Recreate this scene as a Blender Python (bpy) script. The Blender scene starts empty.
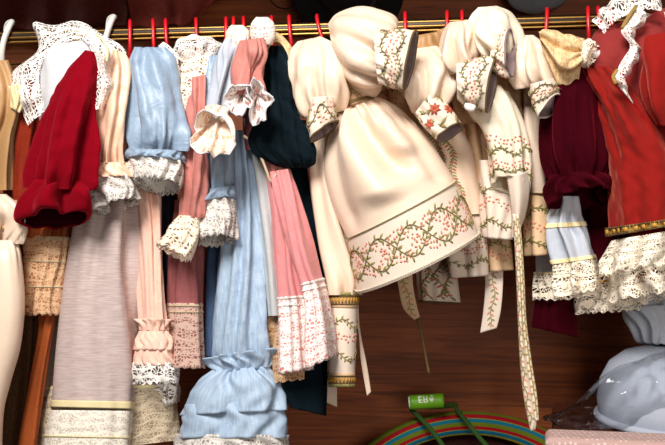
import bpy, math, random, zlib
import numpy as np
from mathutils import Vector, Matrix

# ------------------------------------------------------------------ set-up
sc = bpy.context.scene
COL = sc.collection
F, D, CAMZ = 713.0, 1.1, 1.3          # focal length in px, distance of the rail, eye height
S = D / F                             # metres per pixel at the rail
sc.view_settings.view_transform = 'Standard'
sc.view_settings.look = 'None'
sc.view_settings.gamma = 1
sc.view_settings.exposure = 0.0

def rail_dy(px):                      # the rail runs slightly towards the camera on the right
    return 36.0 - 72.0 * px / 665.0

def PW(px, py, dy):
    px = np.asarray(px, float); py = np.asarray(py, float); dy = np.asarray(dy, float)
    Y = D + S * (rail_dy(px) + dy)
    return np.stack([(px - 332.5) / F * Y, Y, CAMZ + (222.5 - py) / F * Y], axis=-1)

def P(px, py, dy=0):
    return Vector(PW(px, py, dy))

_cnt = [0]
def rng_for(name):
    _cnt[0] += 1
    return np.random.RandomState(zlib.crc32((name + str(_cnt[0])).encode()) & 0x7fffffff)

# ------------------------------------------------------------------ materials
def new_mat(name):
    m = bpy.data.materials.new(name); m.use_nodes = True
    nt = m.node_tree
    for n in list(nt.nodes): nt.nodes.remove(n)
    out = nt.nodes.new('ShaderNodeOutputMaterial')
    b = nt.nodes.new('ShaderNodeBsdfPrincipled')
    nt.links.new(b.outputs[0], out.inputs[0])
    return m, nt, b, out

def lin(c):
    r = []
    for v in c:
        v = v / 255.0
        r.append(v / 12.92 if v <= 0.04045 else ((v + 0.055) / 1.055) ** 2.4)
    return (*r, 1.0)

def N(nt, t, **kw):
    n = nt.nodes.new(t)
    for k, v in kw.items():
        if k.startswith('i_'):
            key = k[2:]
            key = int(key) if key.isdigit() else key
            n.inputs[key].default_value = v
        else:
            setattr(n, k, v)
    return n

def math_n(nt, op, a, b=None, clamp=False):
    n = nt.nodes.new('ShaderNodeMath'); n.operation = op; n.use_clamp = clamp
    for i, x in enumerate((a, b)):
        if x is None: continue
        if isinstance(x, (int, float)): n.inputs[i].default_value = x
        else: nt.links.new(x, n.inputs[i])
    return n.outputs[0]

def uv_scaled(nt, sx, sy):
    tc = N(nt, 'ShaderNodeTexCoord')
    mp = N(nt, 'ShaderNodeMapping'); mp.inputs['Scale'].default_value = (sx, sy, 1)
    nt.links.new(tc.outputs['UV'], mp.inputs[0])
    return mp.outputs[0]

def fabric(name, rgb, rough=0.8, sheen=0.0, tint=(255, 255, 255), slub=(60, 60), var=0.12, bump=0.25, crinkle=0.35,
           alpha=1.0, spec=0.3, sheen_rough=0.4, rgb2=None):
    m, nt, b, out = new_mat(name)
    v = uv_scaled(nt, *slub)
    n = N(nt, 'ShaderNodeTexNoise', i_Scale=6.0, i_Detail=4.0, i_Roughness=0.6)
    nt.links.new(v, n.inputs['Vector'])
    cr = N(nt, 'ShaderNodeMix', data_type='RGBA')
    c = np.array(lin(rgb)[:3]); c2 = c * (1 - var * 1.6) if rgb2 is None else np.array(lin(rgb2)[:3])
    cr.inputs[6].default_value = (*np.clip(c * (1 + var * .5), 0, 1), 1); cr.inputs[7].default_value = (*c2, 1)
    ramp = N(nt, 'ShaderNodeMapRange', i_1=0.3, i_2=0.7)
    nt.links.new(n.outputs[0], ramp.inputs[0]); nt.links.new(ramp.outputs[0], cr.inputs[0])
    nt.links.new(cr.outputs[2], b.inputs['Base Color'])
    b.inputs['Roughness'].default_value = rough
    b.inputs['Specular IOR Level'].default_value = spec
    b.inputs['Sheen Weight'].default_value = sheen
    b.inputs['Sheen Roughness'].default_value = sheen_rough
    b.inputs['Sheen Tint'].default_value = lin(tint)
    # crumpled cloth: broad crinkles and a fine weave
    v2 = uv_scaled(nt, 1, 1)
    k = N(nt, 'ShaderNodeTexNoise', i_Scale=38.0, i_Detail=3.0, i_Roughness=0.5, i_Distortion=0.6)
    nt.links.new(v2, k.inputs['Vector'])
    b1 = N(nt, 'ShaderNodeBump', i_Strength=crinkle, i_Distance=0.006)
    nt.links.new(k.outputs[0], b1.inputs['Height'])
    b2 = N(nt, 'ShaderNodeBump', i_Strength=bump, i_Distance=0.001)
    nt.links.new(n.outputs[0], b2.inputs['Height']); nt.links.new(b1.outputs[0], b2.inputs['Normal'])
    nt.links.new(b2.outputs[0], b.inputs['Normal'])
    if alpha < 1:
        b.inputs['Alpha'].default_value = alpha
    return m

def lace(name, rgb, cell=0.0048, motif=0.018, thread=0.30, fill=0.34, var=0.1, back=None):
    """Lace: a net of threads, denser flower motifs, solid heading; real holes."""
    m, nt, b, out = new_mat(name)
    v = uv_scaled(nt, 1, 1)
    wob = N(nt, 'ShaderNodeTexNoise', i_Scale=60.0, i_Detail=1.0)
    nt.links.new(v, wob.inputs['Vector'])
    mixv = N(nt, 'ShaderNodeMix', data_type='RGBA', blend_type='LINEAR_LIGHT'); mixv.inputs[0].default_value = 0.006
    nt.links.new(v, mixv.inputs[6]); nt.links.new(wob.outputs['Color'], mixv.inputs[7])
    vv = mixv.outputs[2]
    net = N(nt, 'ShaderNodeTexVoronoi', voronoi_dimensions='2D', feature='DISTANCE_TO_EDGE', i_Scale=1 / cell)
    nt.links.new(vv, net.inputs['Vector'])
    a_net = math_n(nt, 'LESS_THAN', net.outputs['Distance'], thread * 0.5)
    fl = N(nt, 'ShaderNodeTexVoronoi', voronoi_dimensions='2D', feature='F1', i_Scale=1 / motif, i_Randomness=0.55)
    nt.links.new(v, fl.inputs['Vector'])
    # petals: radius modulated by the angle about each motif's centre
    sub = N(nt, 'ShaderNodeVectorMath', operation='SUBTRACT')
    sc_ = N(nt, 'ShaderNodeVectorMath', operation='SCALE'); sc_.inputs['Scale'].default_value = 1 / motif
    nt.links.new(v, sc_.inputs[0])
    pos = N(nt, 'ShaderNodeVectorMath', operation='SCALE'); pos.inputs['Scale'].default_value = 1 / motif
    nt.links.new(fl.outputs['Position'], pos.inputs[0])
    nt.links.new(sc_.outputs[0], sub.inputs[0]); nt.links.new(pos.outputs[0], sub.inputs[1])
    sp = N(nt, 'ShaderNodeSeparateXYZ'); nt.links.new(sub.outputs[0], sp.inputs[0])
    ang = math_n(nt, 'ARCTAN2', sp.outputs[1], sp.outputs[0])
    pet = math_n(nt, 'COSINE', math_n(nt, 'MULTIPLY', ang, 6.0))
    rad = math_n(nt, 'ADD', math_n(nt, 'MULTIPLY', pet, 0.09), fill)
    d = fl.outputs['Distance']
    inside = math_n(nt, 'LESS_THAN', d, rad)
    hole = math_n(nt, 'LESS_THAN', math_n(nt, 'ABSOLUTE', math_n(nt, 'SUBTRACT', d, math_n(nt, 'MULTIPLY', rad, 0.62))), 0.05)
    a_f = math_n(nt, 'MULTIPLY', inside, math_n(nt, 'SUBTRACT', 1.0, hole))
    # scrolls between the motifs
    w = N(nt, 'ShaderNodeTexWave', wave_type='RINGS', i_Scale=22.0, i_Distortion=9.0, i_Detail=1.0)
    w.inputs['Detail Scale'].default_value = 1.2
    nt.links.new(v, w.inputs['Vector'])
    a_w = math_n(nt, 'GREATER_THAN', w.outputs['Fac'], 0.80)
    al = math_n(nt, 'MAXIMUM', math_n(nt, 'MAXIMUM', a_net, a_f), a_w)
    b.inputs['Base Color'].default_value = lin(rgb)
    b.inputs['Roughness'].default_value = 0.85
    b.inputs['Specular IOR Level'].default_value = 0.2
    bp = N(nt, 'ShaderNodeBump', i_Strength=0.5, i_Distance=0.001)
    nt.links.new(al, bp.inputs['Height']); nt.links.new(bp.outputs[0], b.inputs['Normal'])
    if back is None:
        nt.links.new(al, b.inputs['Alpha'])
    else:                                 # lace sewn onto a coloured lining
        mx = N(nt, 'ShaderNodeMix', data_type='RGBA')
        mx.inputs[6].default_value = lin(back); mx.inputs[7].default_value = lin(rgb)
        nt.links.new(al, mx.inputs[0]); nt.links.new(mx.outputs[2], b.inputs['Base Color'])
    return m

def plain(name, rgb, rough=0.5, metal=0.0, spec=0.5, noise=0.0, nscale=40, coat=0.0):
    m, nt, b, out = new_mat(name)
    b.inputs['Roughness'].default_value = rough; b.inputs['Metallic'].default_value = metal
    b.inputs['Specular IOR Level'].default_value = spec; b.inputs['Coat Weight'].default_value = coat
    tc = N(nt, 'ShaderNodeTexCoord'); n = N(nt, 'ShaderNodeTexNoise', i_Scale=nscale, i_Detail=3.0)
    nt.links.new(tc.outputs['Object'], n.inputs['Vector'])
    mx = N(nt, 'ShaderNodeMix', data_type='RGBA')
    c = np.array(lin(rgb)[:3])
    mx.inputs[6].default_value = (*(c * (1 - noise)), 1); mx.inputs[7].default_value = (*np.clip(c * (1 + noise), 0, 1), 1)
    nt.links.new(n.outputs[0], mx.inputs[0]); nt.links.new(mx.outputs[2], b.inputs['Base Color'])
    return m

def wood(name, dark, light, sx=1.2, sz=26, rough=0.45):
    m, nt, b, out = new_mat(name)
    tc = N(nt, 'ShaderNodeTexCoord'); mp = N(nt, 'ShaderNodeMapping'); mp.inputs['Scale'].default_value = (sx, sx, sz)
    nt.links.new(tc.outputs['Object'], mp.inputs[0])
    n = N(nt, 'ShaderNodeTexNoise', i_Scale=2.6, i_Detail=7.0, i_Roughness=0.62, i_Distortion=1.4)
    nt.links.new(mp.outputs[0], n.inputs['Vector'])
    r = N(nt, 'ShaderNodeValToRGB')
    r.color_ramp.elements[0].position = 0.3; r.color_ramp.elements[0].color = lin(dark)
    r.color_ramp.elements[1].position = 0.72; r.color_ramp.elements[1].color = lin(light)
    nt.links.new(n.outputs[0], r.inputs[0]); nt.links.new(r.outputs[0], b.inputs['Base Color'])
    b.inputs['Roughness'].default_value = rough
    bp = N(nt, 'ShaderNodeBump', i_Strength=0.15, i_Distance=0.002)
    nt.links.new(n.outputs[0], bp.inputs['Height']); nt.links.new(bp.outputs[0], b.inputs['Normal'])
    return m

M = {}
M['cream'] = fabric('cream satin', (238, 212, 188), rough=0.34, spec=0.5, var=0.03, bump=0.03, crinkle=0.12, sheen=0.1)
M['ivory'] = fabric('ivory satin', (242, 228, 204), rough=0.36, spec=0.5, var=0.03, bump=0.03, crinkle=0.12, sheen=0.1)
M['brocade'] = fabric('cream brocade', (234, 214, 196), rough=0.62, spec=0.35, var=0.07, slub=(160, 160), bump=0.3, crinkle=0.12)
M['brocade_tan'] = fabric('tan brocade', (222, 186, 146), rough=0.62, spec=0.35, var=0.08, slub=(160, 160), bump=0.3, crinkle=0.12)
M['stem'] = fabric('olive embroidery thread', (160, 146, 92), rough=0.55, var=0.2)
M['leaf'] = fabric('green embroidery thread', (160, 150, 94), rough=0.55, var=0.25)
M['bloom'] = fabric('coral embroidery thread', (230, 146, 122), rough=0.55, var=0.2)
M['scarlet'] = fabric('scarlet embroidery thread', (196, 92, 68), rough=0.55, var=0.2)
M['goldthread'] = fabric('golden embroidery thread', (206, 150, 60), rough=0.5, var=0.25)
M['whitecloth'] = fabric('white cotton', (214, 212, 214), rough=0.9, var=0.03, crinkle=0.2)
M['palecloth'] = fabric('pale blue white cotton', (192, 197, 208), rough=0.85, var=0.06, slub=(90, 14), crinkle=0.25)
M['crimson'] = fabric('crimson velvet', (132, 4, 22), rough=0.95, sheen=0.5, tint=(235, 60, 80), var=0.2, spec=0.05, crinkle=0.3, slub=(140, 140))
M['red'] = fabric('brick red velvet', (146, 30, 26), rough=0.95, sheen=0.6, tint=(255, 130, 110), var=0.2, spec=0.05, crinkle=0.3, slub=(140, 140))
M['burgundy'] = fabric('burgundy velvet', (58, 2, 14), rough=0.95, sheen=0.35, tint=(190, 40, 60), var=0.2, spec=0.05, crinkle=0.3, slub=(140, 140))
M['teal'] = fabric('dark teal velvet', (4, 20, 28), rough=0.9, sheen=0.15, tint=(70, 120, 130), var=0.18, spec=0.15, crinkle=0.6, slub=(40, 12))
M['rust'] = fabric('rust velvet', (140, 44, 24), rough=0.9, sheen=0.5, tint=(230, 130, 90), var=0.15, spec=0.1)
M['orange'] = fabric('amber orange satin', (160, 78, 34), rough=0.6, var=0.12, spec=0.3)
M['gold_satin'] = fabric('golden satin', (178, 136, 90), rough=0.45, var=0.06, spec=0.4, crinkle=0.2)
M['peach'] = fabric('peach satin', (246, 200, 170), rough=0.42, var=0.05, spec=0.45, crinkle=0.3, bump=0.05)
M['peach_matte'] = fabric('peach cotton', (245, 200, 180), rough=0.8, var=0.07, slub=(90, 20), crinkle=0.25)
M['lilac'] = fabric('lilac sheer muslin', (208, 190, 184), rough=0.75, var=0.16, slub=(7, 75), crinkle=0.25, alpha=0.95, rgb2=(184, 160, 156), bump=0.35)
M['greige'] = fabric('grey beige muslin', (168, 150, 136), rough=0.85, var=0.15, slub=(7, 75), crinkle=0.2)
M['blue'] = fabric('light blue satin', (148, 168, 190), rough=0.42, var=0.10, spec=0.45, slub=(70, 12), crinkle=0.5)
M['blue_pale'] = fabric('pale blue linen', (180, 197, 214), rough=0.6, var=0.13, spec=0.35, slub=(75, 7), crinkle=0.4, bump=0.25, rgb2=(146, 168, 194))
M['blue_dark'] = fabric('slate blue linen', (70, 92, 126), rough=0.8, var=0.2, slub=(75, 7), crinkle=0.3)
M['navy'] = fabric('dark navy cotton', (34, 38, 52), rough=0.85, var=0.15)
M['pink'] = fabric('rose pink cotton', (224, 142, 142), rough=0.8, var=0.09, slub=(80, 9), crinkle=0.25, sheen=0.2)
M['dusty'] = fabric('dusty rose satin', (200, 126, 116), rough=0.6, var=0.09, slub=(80, 9), crinkle=0.35, spec=0.35)
M['mauve'] = fabric('mauve cotton', (150, 84, 84), rough=0.75, var=0.12, slub=(80, 9), crinkle=0.3)
M['grey'] = fabric('dove grey cotton', (196, 196, 196), rough=0.8, var=0.06, slub=(80, 9), crinkle=0.25)
M['ribbon'] = fabric('pale yellow satin ribbon', (240, 222, 172), rough=0.45, var=0.04, spec=0.45, crinkle=0.1)
M['piping'] = fabric('beige piping', (206, 184, 150), rough=0.6, var=0.08)
M['braid'] = fabric('dark gold braid', (120, 96, 50), rough=0.5, var=0.35, slub=(300, 300), bump=0.6, rgb2=(40, 34, 24))
M['goldband'] = fabric('gold braid', (196, 150, 62), rough=0.45, var=0.3, slub=(260, 260), bump=0.8, spec=0.6, rgb2=(70, 60, 30))
M['velvet_pink'] = fabric('faded rose red velvet', (146, 52, 50), rough=0.95, sheen=0.5, tint=(255, 160, 150), var=0.2, spec=0.05, crinkle=0.4, slub=(140, 140))
M['tan_satin'] = fabric('tan satin', (208, 172, 136), rough=0.45, spec=0.4, var=0.05, crinkle=0.2)
M['hatcloth'] = fabric('bluish white hat cloth', (172, 178, 192), rough=0.85, var=0.04, crinkle=0.08)
M['lining'] = fabric('mauve grey lining', (140, 118, 118), rough=0.9, var=0.06)
M['brownprint'] = fabric('dark brown printed cotton', (58, 34, 20), rough=0.85, var=0.3, slub=(70, 24), rgb2=(96, 66, 36))
M['darkcloth'] = fabric('dark mahogany cloth', (104, 42, 34), rough=0.6, var=0.3, slub=(20, 60), rgb2=(60, 20, 16))
M['plumcloth'] = fabric('plum brown cloth', (150, 62, 52), rough=0.7, var=0.2, slub=(10, 60))
M['greycloth'] = fabric('grey blue cloth', (126, 130, 136), rough=0.8, var=0.1)
M['blackfelt'] = fabric('black felt', (22, 20, 20), rough=0.9, var=0.2, sheen=0.1)
M['lace_white'] = lace('white lace', (246, 238, 230), cell=0.0056, motif=0.020, thread=0.24, fill=0.30)
M['lace_fine'] = lace('fine white lace', (246, 236, 228), cell=0.0042, motif=0.016, fill=0.38, thread=0.36)
M['lace_cream'] = lace('cream lace', (248, 228, 204), cell=0.0055, motif=0.018, fill=0.40, thread=0.32)
M['lace_ecru'] = lace('ecru lace', (250, 236, 214), cell=0.0042, motif=0.016, fill=0.34, thread=0.30)
M['lace_tan'] = lace('tan lace', (216, 178, 140), motif=0.018, back=(168, 112, 76), fill=0.34)
M['lace_grey'] = lace('grey white lace', (222, 214, 206), cell=0.0052, motif=0.016, fill=0.36, thread=0.34, back=(150, 142, 138))
M['lace_pink'] = lace('white lace on rose lining', (250, 234, 228), motif=0.018, back=(214, 138, 132), fill=0.38, thread=0.34)
M['lace_mauve'] = lace('beige lace on mauve lining', (206, 172, 156), motif=0.018, back=(146, 92, 84), fill=0.36, thread=0.3)
M['lace_hem'] = lace('ivory lace on muslin', (246, 238, 222), motif=0.018, back=(206, 190, 176), fill=0.40, thread=0.2)
M['lace_hemdark'] = lace('ecru lace on muslin', (206, 188, 160), motif=0.018, back=(150, 128, 108), fill=0.38, thread=0.24)
M['lace_beigepuff'] = lace('beige lace on beige lining', (228, 196, 150), motif=0.018, back=(204, 162, 114), fill=0.36, thread=0.24)
M['lace_speck'] = lace('white lace on pink', (244, 232, 222), motif=0.013, cell=0.005, back=(206, 150, 140), fill=0.36, thread=0.30)
M['brass'] = plain('polished brass', (176, 136, 74), rough=0.4, metal=1.0, noise=0.03)
M['bronze'] = plain('dark bronze', (44, 28, 16), rough=0.4, metal=0.5, noise=0.1)
M['redplastic'] = plain('red plastic', (206, 24, 34), rough=0.32, spec=0.5, noise=0.04)
M['whiteplastic'] = plain('white plastic', (226, 222, 214), rough=0.35, spec=0.5, noise=0.02)
M['button'] = plain('pearl button', (240, 232, 226), rough=0.2, spec=0.6, noise=0.04, coat=0.4)
M['wall'] = wood('red brown wood', (104, 48, 20), (182, 96, 46), rough=0.6)
M['cabinet'] = wood('dark red brown wood', (46, 18, 8), (84, 38, 18))
M['greencord'] = fabric('green cord', (54, 88, 30), rough=0.85, var=0.35, slub=(300, 300), bump=0.9)
M['greentag'] = plain('lime green paper', (112, 176, 24), rough=0.45, noise=0.05)
M['tagprint'] = plain('white print', (236, 240, 220), rough=0.5, noise=0.02)
M['tagwhite'] = plain('white card', (226, 224, 220), rough=0.6, noise=0.02)
M['wire'] = plain('dark wire', (30, 22, 18), rough=0.4, metal=0.6)
M['basketin'] = fabric('dark red lining', (60, 22, 14), rough=0.9, var=0.3)

def stripes_mat():
    m, nt, b, out = new_mat('striped woven straw')
    tc = N(nt, 'ShaderNodeTexCoord'); sp = N(nt, 'ShaderNodeSeparateXYZ')
    nt.links.new(tc.outputs['UV'], sp.inputs[0])
    r = N(nt, 'ShaderNodeValToRGB'); cr = r.color_ramp; cr.interpolation = 'CONSTANT'
    bands = [(0.0, (112, 128, 30)), (0.13, (92, 110, 26)), (0.17, (160, 20, 30)), (0.32, (140, 150, 40)), (0.345, (24, 116, 140)),
             (0.47, (112, 124, 28)), (0.62, (166, 20, 30)), (0.74, (150, 150, 40)), (0.765, (24, 112, 144)), (0.90, (196, 186, 44))]
    cr.elements[0].position = 0; cr.elements[0].color = lin(bands[0][1])
    cr.elements[1].position = bands[1][0]; cr.elements[1].color = lin(bands[1][1])
    for p, c in bands[2:]:
        e = cr.elements.new(p); e.color = lin(c)
    nt.links.new(sp.outputs[1], r.inputs[0]); nt.links.new(r.outputs[0], b.inputs['Base Color'])
    w = N(nt, 'ShaderNodeTexWave', wave_type='BANDS', i_Scale=140.0, i_Distortion=1.0)
    nt.links.new(tc.outputs['UV'], w.inputs['Vector'])
    bp = N(nt, 'ShaderNodeBump', i_Strength=0.4, i_Distance=0.001)
    nt.links.new(w.outputs['Fac'], bp.inputs['Height']); nt.links.new(bp.outputs[0], b.inputs['Normal'])
    b.inputs['Roughness'].default_value = 0.75; b.inputs['Specular IOR Level'].default_value = 0.15
    return m
M['stripes'] = stripes_mat()

def dots_mat():
    m, nt, b, out = new_mat('pink dotted fabric')
    tc = N(nt, 'ShaderNodeTexCoord')
    v = N(nt, 'ShaderNodeTexVoronoi', feature='F1', i_Scale=150.0, i_Randomness=0.3)
    nt.links.new(tc.outputs['Object'], v.inputs['Vector'])
    d = math_n(nt, 'LESS_THAN', v.outputs['Distance'], 0.3)
    mx = N(nt, 'ShaderNodeMix', data_type='RGBA'); mx.inputs[6].default_value = lin((186, 152, 144)); mx.inputs[7].default_value = lin((214, 190, 182))
    nt.links.new(d, mx.inputs[0]); nt.links.new(mx.outputs[2], b.inputs['Base Color']); b.inputs['Roughness'].default_value = 0.8
    return m
M['dots'] = dots_mat()

def film_mat():
    m, nt, b, out = new_mat('clear plastic film')
    nt.nodes.remove(b)
    tr = N(nt, 'ShaderNodeBsdfTransparent'); tr.inputs[0].default_value = (0.93, 0.94, 0.95, 1)
    gl = N(nt, 'ShaderNodeBsdfGlossy'); gl.inputs['Roughness'].default_value = 0.035
    fr = N(nt, 'ShaderNodeFresnel', i_IOR=1.5)
    tc = N(nt, 'ShaderNodeTexCoord')
    dn = N(nt, 'ShaderNodeTexNoise', i_Scale=9.0, i_Detail=1.0); nt.links.new(tc.outputs['Object'], dn.inputs['Vector'])
    mv = N(nt, 'ShaderNodeMix', data_type='RGBA', blend_type='LINEAR_LIGHT'); mv.inputs[0].default_value = 0.06
    nt.links.new(tc.outputs['Object'], mv.inputs[6]); nt.links.new(dn.outputs['Color'], mv.inputs[7])
    vo = N(nt, 'ShaderNodeTexVoronoi', feature='F1', i_Scale=24.0); nt.links.new(mv.outputs[2], vo.inputs['Vector'])
    bp = N(nt, 'ShaderNodeBump', i_Strength=0.6, i_Distance=0.03)
    nt.links.new(vo.outputs['Distance'], bp.inputs['Height'])
    nt.links.new(bp.outputs[0], gl.inputs['Normal']); nt.links.new(bp.outputs[0], fr.inputs['Normal'])
    mx = N(nt, 'ShaderNodeMixShader')
    nt.links.new(math_n(nt, 'MULTIPLY', fr.outputs[0], 0.45, True), mx.inputs[0])
    nt.links.new(tr.outputs[0], mx.inputs[1]); nt.links.new(gl.outputs[0], mx.inputs[2])
    nt.links.new(mx.outputs[0], out.inputs[0])
    return m
M['film'] = film_mat()

# ------------------------------------------------------------------ mesh helpers
def link_mesh(name, verts, faces, mats, parent=None, uvs=None, midx=None, smooth=True):
    me = bpy.data.meshes.new(name)
    verts = np.asarray(verts, float)
    o = bpy.data.objects.new(name, me); COL.objects.link(o)
    if parent is not None:
        o.parent = parent
        loc = np.zeros(3); p = parent
        while p is not None:
            loc += np.array(p.location); p = p.parent
        verts = verts - loc
    else:
        c = verts.mean(0); verts = verts - c; o.location = c
    me.from_pydata(verts.tolist(), [], faces)
    for m in (mats if isinstance(mats, (list, tuple)) else [mats]):
        me.materials.append(M[m])
    if uvs is not None:
        ul = me.uv_layers.new(name='UVMap')
        ul.data.foreach_set('uv', np.asarray(uvs, np.float32).ravel())
    if midx is not None:
        me.polygons.foreach_set('material_index', np.asarray(midx, np.int32))
    if smooth:
        me.polygons.foreach_set('use_smooth', np.ones(len(me.polygons), bool))
    me.update()
    return o

def catmull(R, nsub):
    """R: rows x cols; nsub points per span. Returns interpolated rows."""
    R = np.asarray(R, float); n = len(R)
    out = []
    for i in range(n - 1):
        p0 = R[max(i - 1, 0)]; p1 = R[i]; p2 = R[i + 1]; p3 = R[min(i + 2, n - 1)]
        if i == 0: p0 = 2 * p1 - p2
        if i + 2 >= n: p3 = 2 * p2 - p1
        k = nsub[i] if not isinstance(nsub, int) else nsub
        for t in np.linspace(0, 1, k, endpoint=False):
            out.append(0.5 * (2 * p1 + (p2 - p0) * t + (2 * p0 - 5 * p1 + 4 * p2 - p3) * t * t + (3 * p1 - p0 - 3 * p2 + p3) * t ** 3))
    out.append(R[-1])
    return np.array(out)

def env(kind, v, a, b):
    if kind == 'lin': return a + (b - a) * v
    if kind == 'sq': return a + (b - a) * v * v
    if kind == 'gau': return np.exp(-((v - a) / b) ** 2)
    return np.ones_like(v)

FOLD_F, FOLD_A = 1.1, 2.1

OPEN_LACE = ('lace_white', 'lace_fine', 'lace_cream', 'lace_ecru')

class Surf:                                  # a lofted sheet kept for trims and embroidery
    pass

def loft(parent, name, rows, mat, dy=0, dep=15, folds=(), crump=0.0, crump_wl=26, scallop=None, nth=None,
         cap0=False, cap1=False, thick=0.0, stitch=None, extra_mats=(), res=2.6, creases=None, follow=None, lining=None, out=0.0):
    """Rows (xl, yl, xr, yr[, depth, tilt, dy]): a cloth tube whose section i spans L-R in view and 'depth' towards the camera."""
    r = rng_for(name)
    full = []
    for q in rows:
        q = list(q)
        dflt = [0, 0, 0, 0, dep, 0, dy]
        full.append(q + dflt[len(q):])
    R = np.array(full, float)
    mid = (R[:, :2] + R[:, 2:4]) / 2
    seg = np.linalg.norm(np.diff(mid, axis=0), axis=1) + 0.4 * np.abs(np.diff(R[:, 0])) + 0.4 * np.abs(np.diff(R[:, 2]))
    G = catmull(R, [max(3, int(s / res) + 1) for s in seg])
    nv = len(G)
    C = (G[:, :2] + G[:, 2:4]) / 2
    A = (G[:, 2:4] - G[:, :2]) / 2
    a = np.linalg.norm(A, axis=1) + 1e-6
    b = np.maximum(G[:, 4], 0.5)
    ld = np.r_[0, np.cumsum(np.linalg.norm(np.diff(C, axis=0), axis=1) + 1e-3)]
    length = ld[-1]; V = ld / length
    am, bm = a.mean(), b.mean()
    tt = np.linspace(0, 2 * math.pi, 721)
    ds = np.sqrt((am * np.sin(tt)) ** 2 + (bm * np.cos(tt)) ** 2)
    cs = np.r_[0, np.cumsum((ds[1:] + ds[:-1]) / 2 * (tt[1] - tt[0]))]
    perim = cs[-1]
    if nth is None: nth = int(min(260, max(48, perim / 1.5)))
    th = np.interp(np.arange(nth) / nth * perim, cs, tt)
    U = np.arange(nth) / nth
    ct, st = np.cos(th)[None, :], np.sin(th)[None, :]
    nx = -ct / a[:, None]; nb = st / b[:, None]
    nl = np.sqrt(nx ** 2 + nb ** 2) + 1e-9
    nx, nb = nx / nl, nb / nl
    disp = np.zeros((nv, nth))
    Uw = np.arange(nth) / nth                        # uneven spacing of the folds
    wob = 0.16 * np.sin(2 * math.pi * Uw + r.uniform(0, 6.28)) + 0.10 * np.sin(4 * math.pi * Uw + r.uniform(0, 6.28))
    ph = 2 * math.pi * Uw[None, :] + wob[None, :] + 0.22 * np.sin(2 * math.pi * (0.7 * V[:, None] + Uw[None, :]) + r.uniform(0, 6.28))
    if creases is None and name in ('puff_sleeve', 'sleeve'): creases = (12, 6.0, 5.0)
    folds = list(folds)
    if creases:
        for _ in range(creases[0]):
            v1_ = 1.04; v0_ = r.uniform(.15, .62); u0_ = r.uniform(0.0, 0.5)
            folds.append(('ridge', 0.25 + (u0_ - .25) * r.uniform(.9, 1.25), v0_, u0_, v1_, creases[1] * r.uniform(.6, 1.4), creases[2] * r.uniform(.4, 1.1) * r.choice([-1, -1, 1])))
    for fold in folds:
        if fold[0] == 'ridge':                       # one long crease: (u0, v0, u1, v1, width px, amp px)
            _, u0, v0, u1, v1, wd, amp = fold
            t = np.clip((V - v0) / (v1 - v0), -0.3, 1.3)[:, None]
            uc = u0 + (u1 - u0) * t
            dd = (U[None, :] - uc + 0.5) % 1.0 - 0.5
            e = np.clip(np.minimum((V - v0 + .12) / .34, (v1 + .08 - V) / .16), 0, 1)[:, None]
            disp += amp * np.exp(-(dd * perim / wd) ** 2) * e * e * (3 - 2 * e)
            continue
        kind, fr, amp, ea, eb = fold
        if fr >= 4: fr, amp = fr * FOLD_F, amp * FOLD_A
        w = np.zeros((nv, nth))
        ks = sorted({max(1, int(round(fr * z))) for z in (0.62, 0.85, 1.0, 1.3)})
        for k in ks:
            w += r.uniform(0.5, 1.0) * np.sin(k * ph + r.uniform(0, 6.28) + (r.uniform(-1.6, 1.6)) * V[:, None])
        w /= max(1e-6, np.abs(w).max())
        w = np.sign(w) * np.abs(w) ** 0.8
        disp += amp * env(kind, V, ea, eb)[:, None] * w
    if crump:
        w = np.zeros((nv, nth))
        for _ in range(9):
            k = max(1, int(round(perim / crump_wl * r.uniform(0.4, 1.5))))
            mm = length / crump_wl * r.uniform(-1.5, 1.5)
            w += np.sin(k * ph + 2 * math.pi * mm * V[:, None] + r.uniform(0, 6.28))
        disp += crump * w / 3.0
    if follow is not None:                           # carry on the folds of the piece above
        fs = o_surf[follow.name]
        d0 = np.interp(np.arange(nth) / nth, np.r_[fs.U, 1.0], np.r_[fs.disp[-1], fs.disp[-1][0]])
        disp += d0[None, :]
    disp += out
    ux = (A / a[:, None])
    X = C[:, None, :] + A[:, None, :] * (-ct)[..., None]
    up = np.stack([ux[:, 1], -ux[:, 0]], axis=1)               # towards the previous rows
    X = X + up[:, None, :] * (G[:, 5][:, None] * st)[..., None]
    X = X + ux[:, None, :] * (disp * nx)[..., None]
    X = X + up[:, None, :] * (disp * nb * np.clip(G[:, 5] / b, -1, 1)[:, None] * 0.6)[..., None]
    DY = G[:, 6][:, None] - st * b[:, None] - disp * nb
    if scallop:
        k, amp = scallop[:2]; w0 = scallop[2] if len(scallop) > 2 else 0.7
        k = max(2, int(round(k)))
        sh = np.clip((V - w0) / (1 - w0), 0, 1)[:, None] ** 1.5 * amp * np.abs(np.sin(k * math.pi * U))[None, :]
        X = X - up[:, None, :] * sh[..., None]
    W = PW(X[..., 0], X[..., 1], DY)                           # nv x nth x 3
    verts = W.reshape(-1, 3)
    faces, uvs = [], []
    us, vs = perim * S, length * S
    for i in range(nv - 1):
        for j in range(nth):
            j2 = (j + 1) % nth
            faces.append((i * nth + j, (i + 1) * nth + j, (i + 1) * nth + j2, i * nth + j2))
            u0, u1 = j / nth * us, (j + 1) / nth * us
            v0, v1 = V[i] * vs, V[i + 1] * vs
            uvs += [(u0, v0), (u0, v1), (u1, v1), (u1, v0)]
    midx = [0] * len(faces)
    verts = verts.tolist()
    for flag, row in ((cap0, 0), (cap1, nv - 1)):
        if flag:
            c = W[row].mean(0); ci = len(verts); verts.append(c.tolist())
            for j in range(nth):
                j2 = (j + 1) % nth
                f = (row * nth + j, row * nth + j2, ci)
                faces.append(f if row == 0 else f[::-1]); midx.append(0)
                uvs += [(0, 0), (0.002, 0), (0.001, 0.002)]
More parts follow.
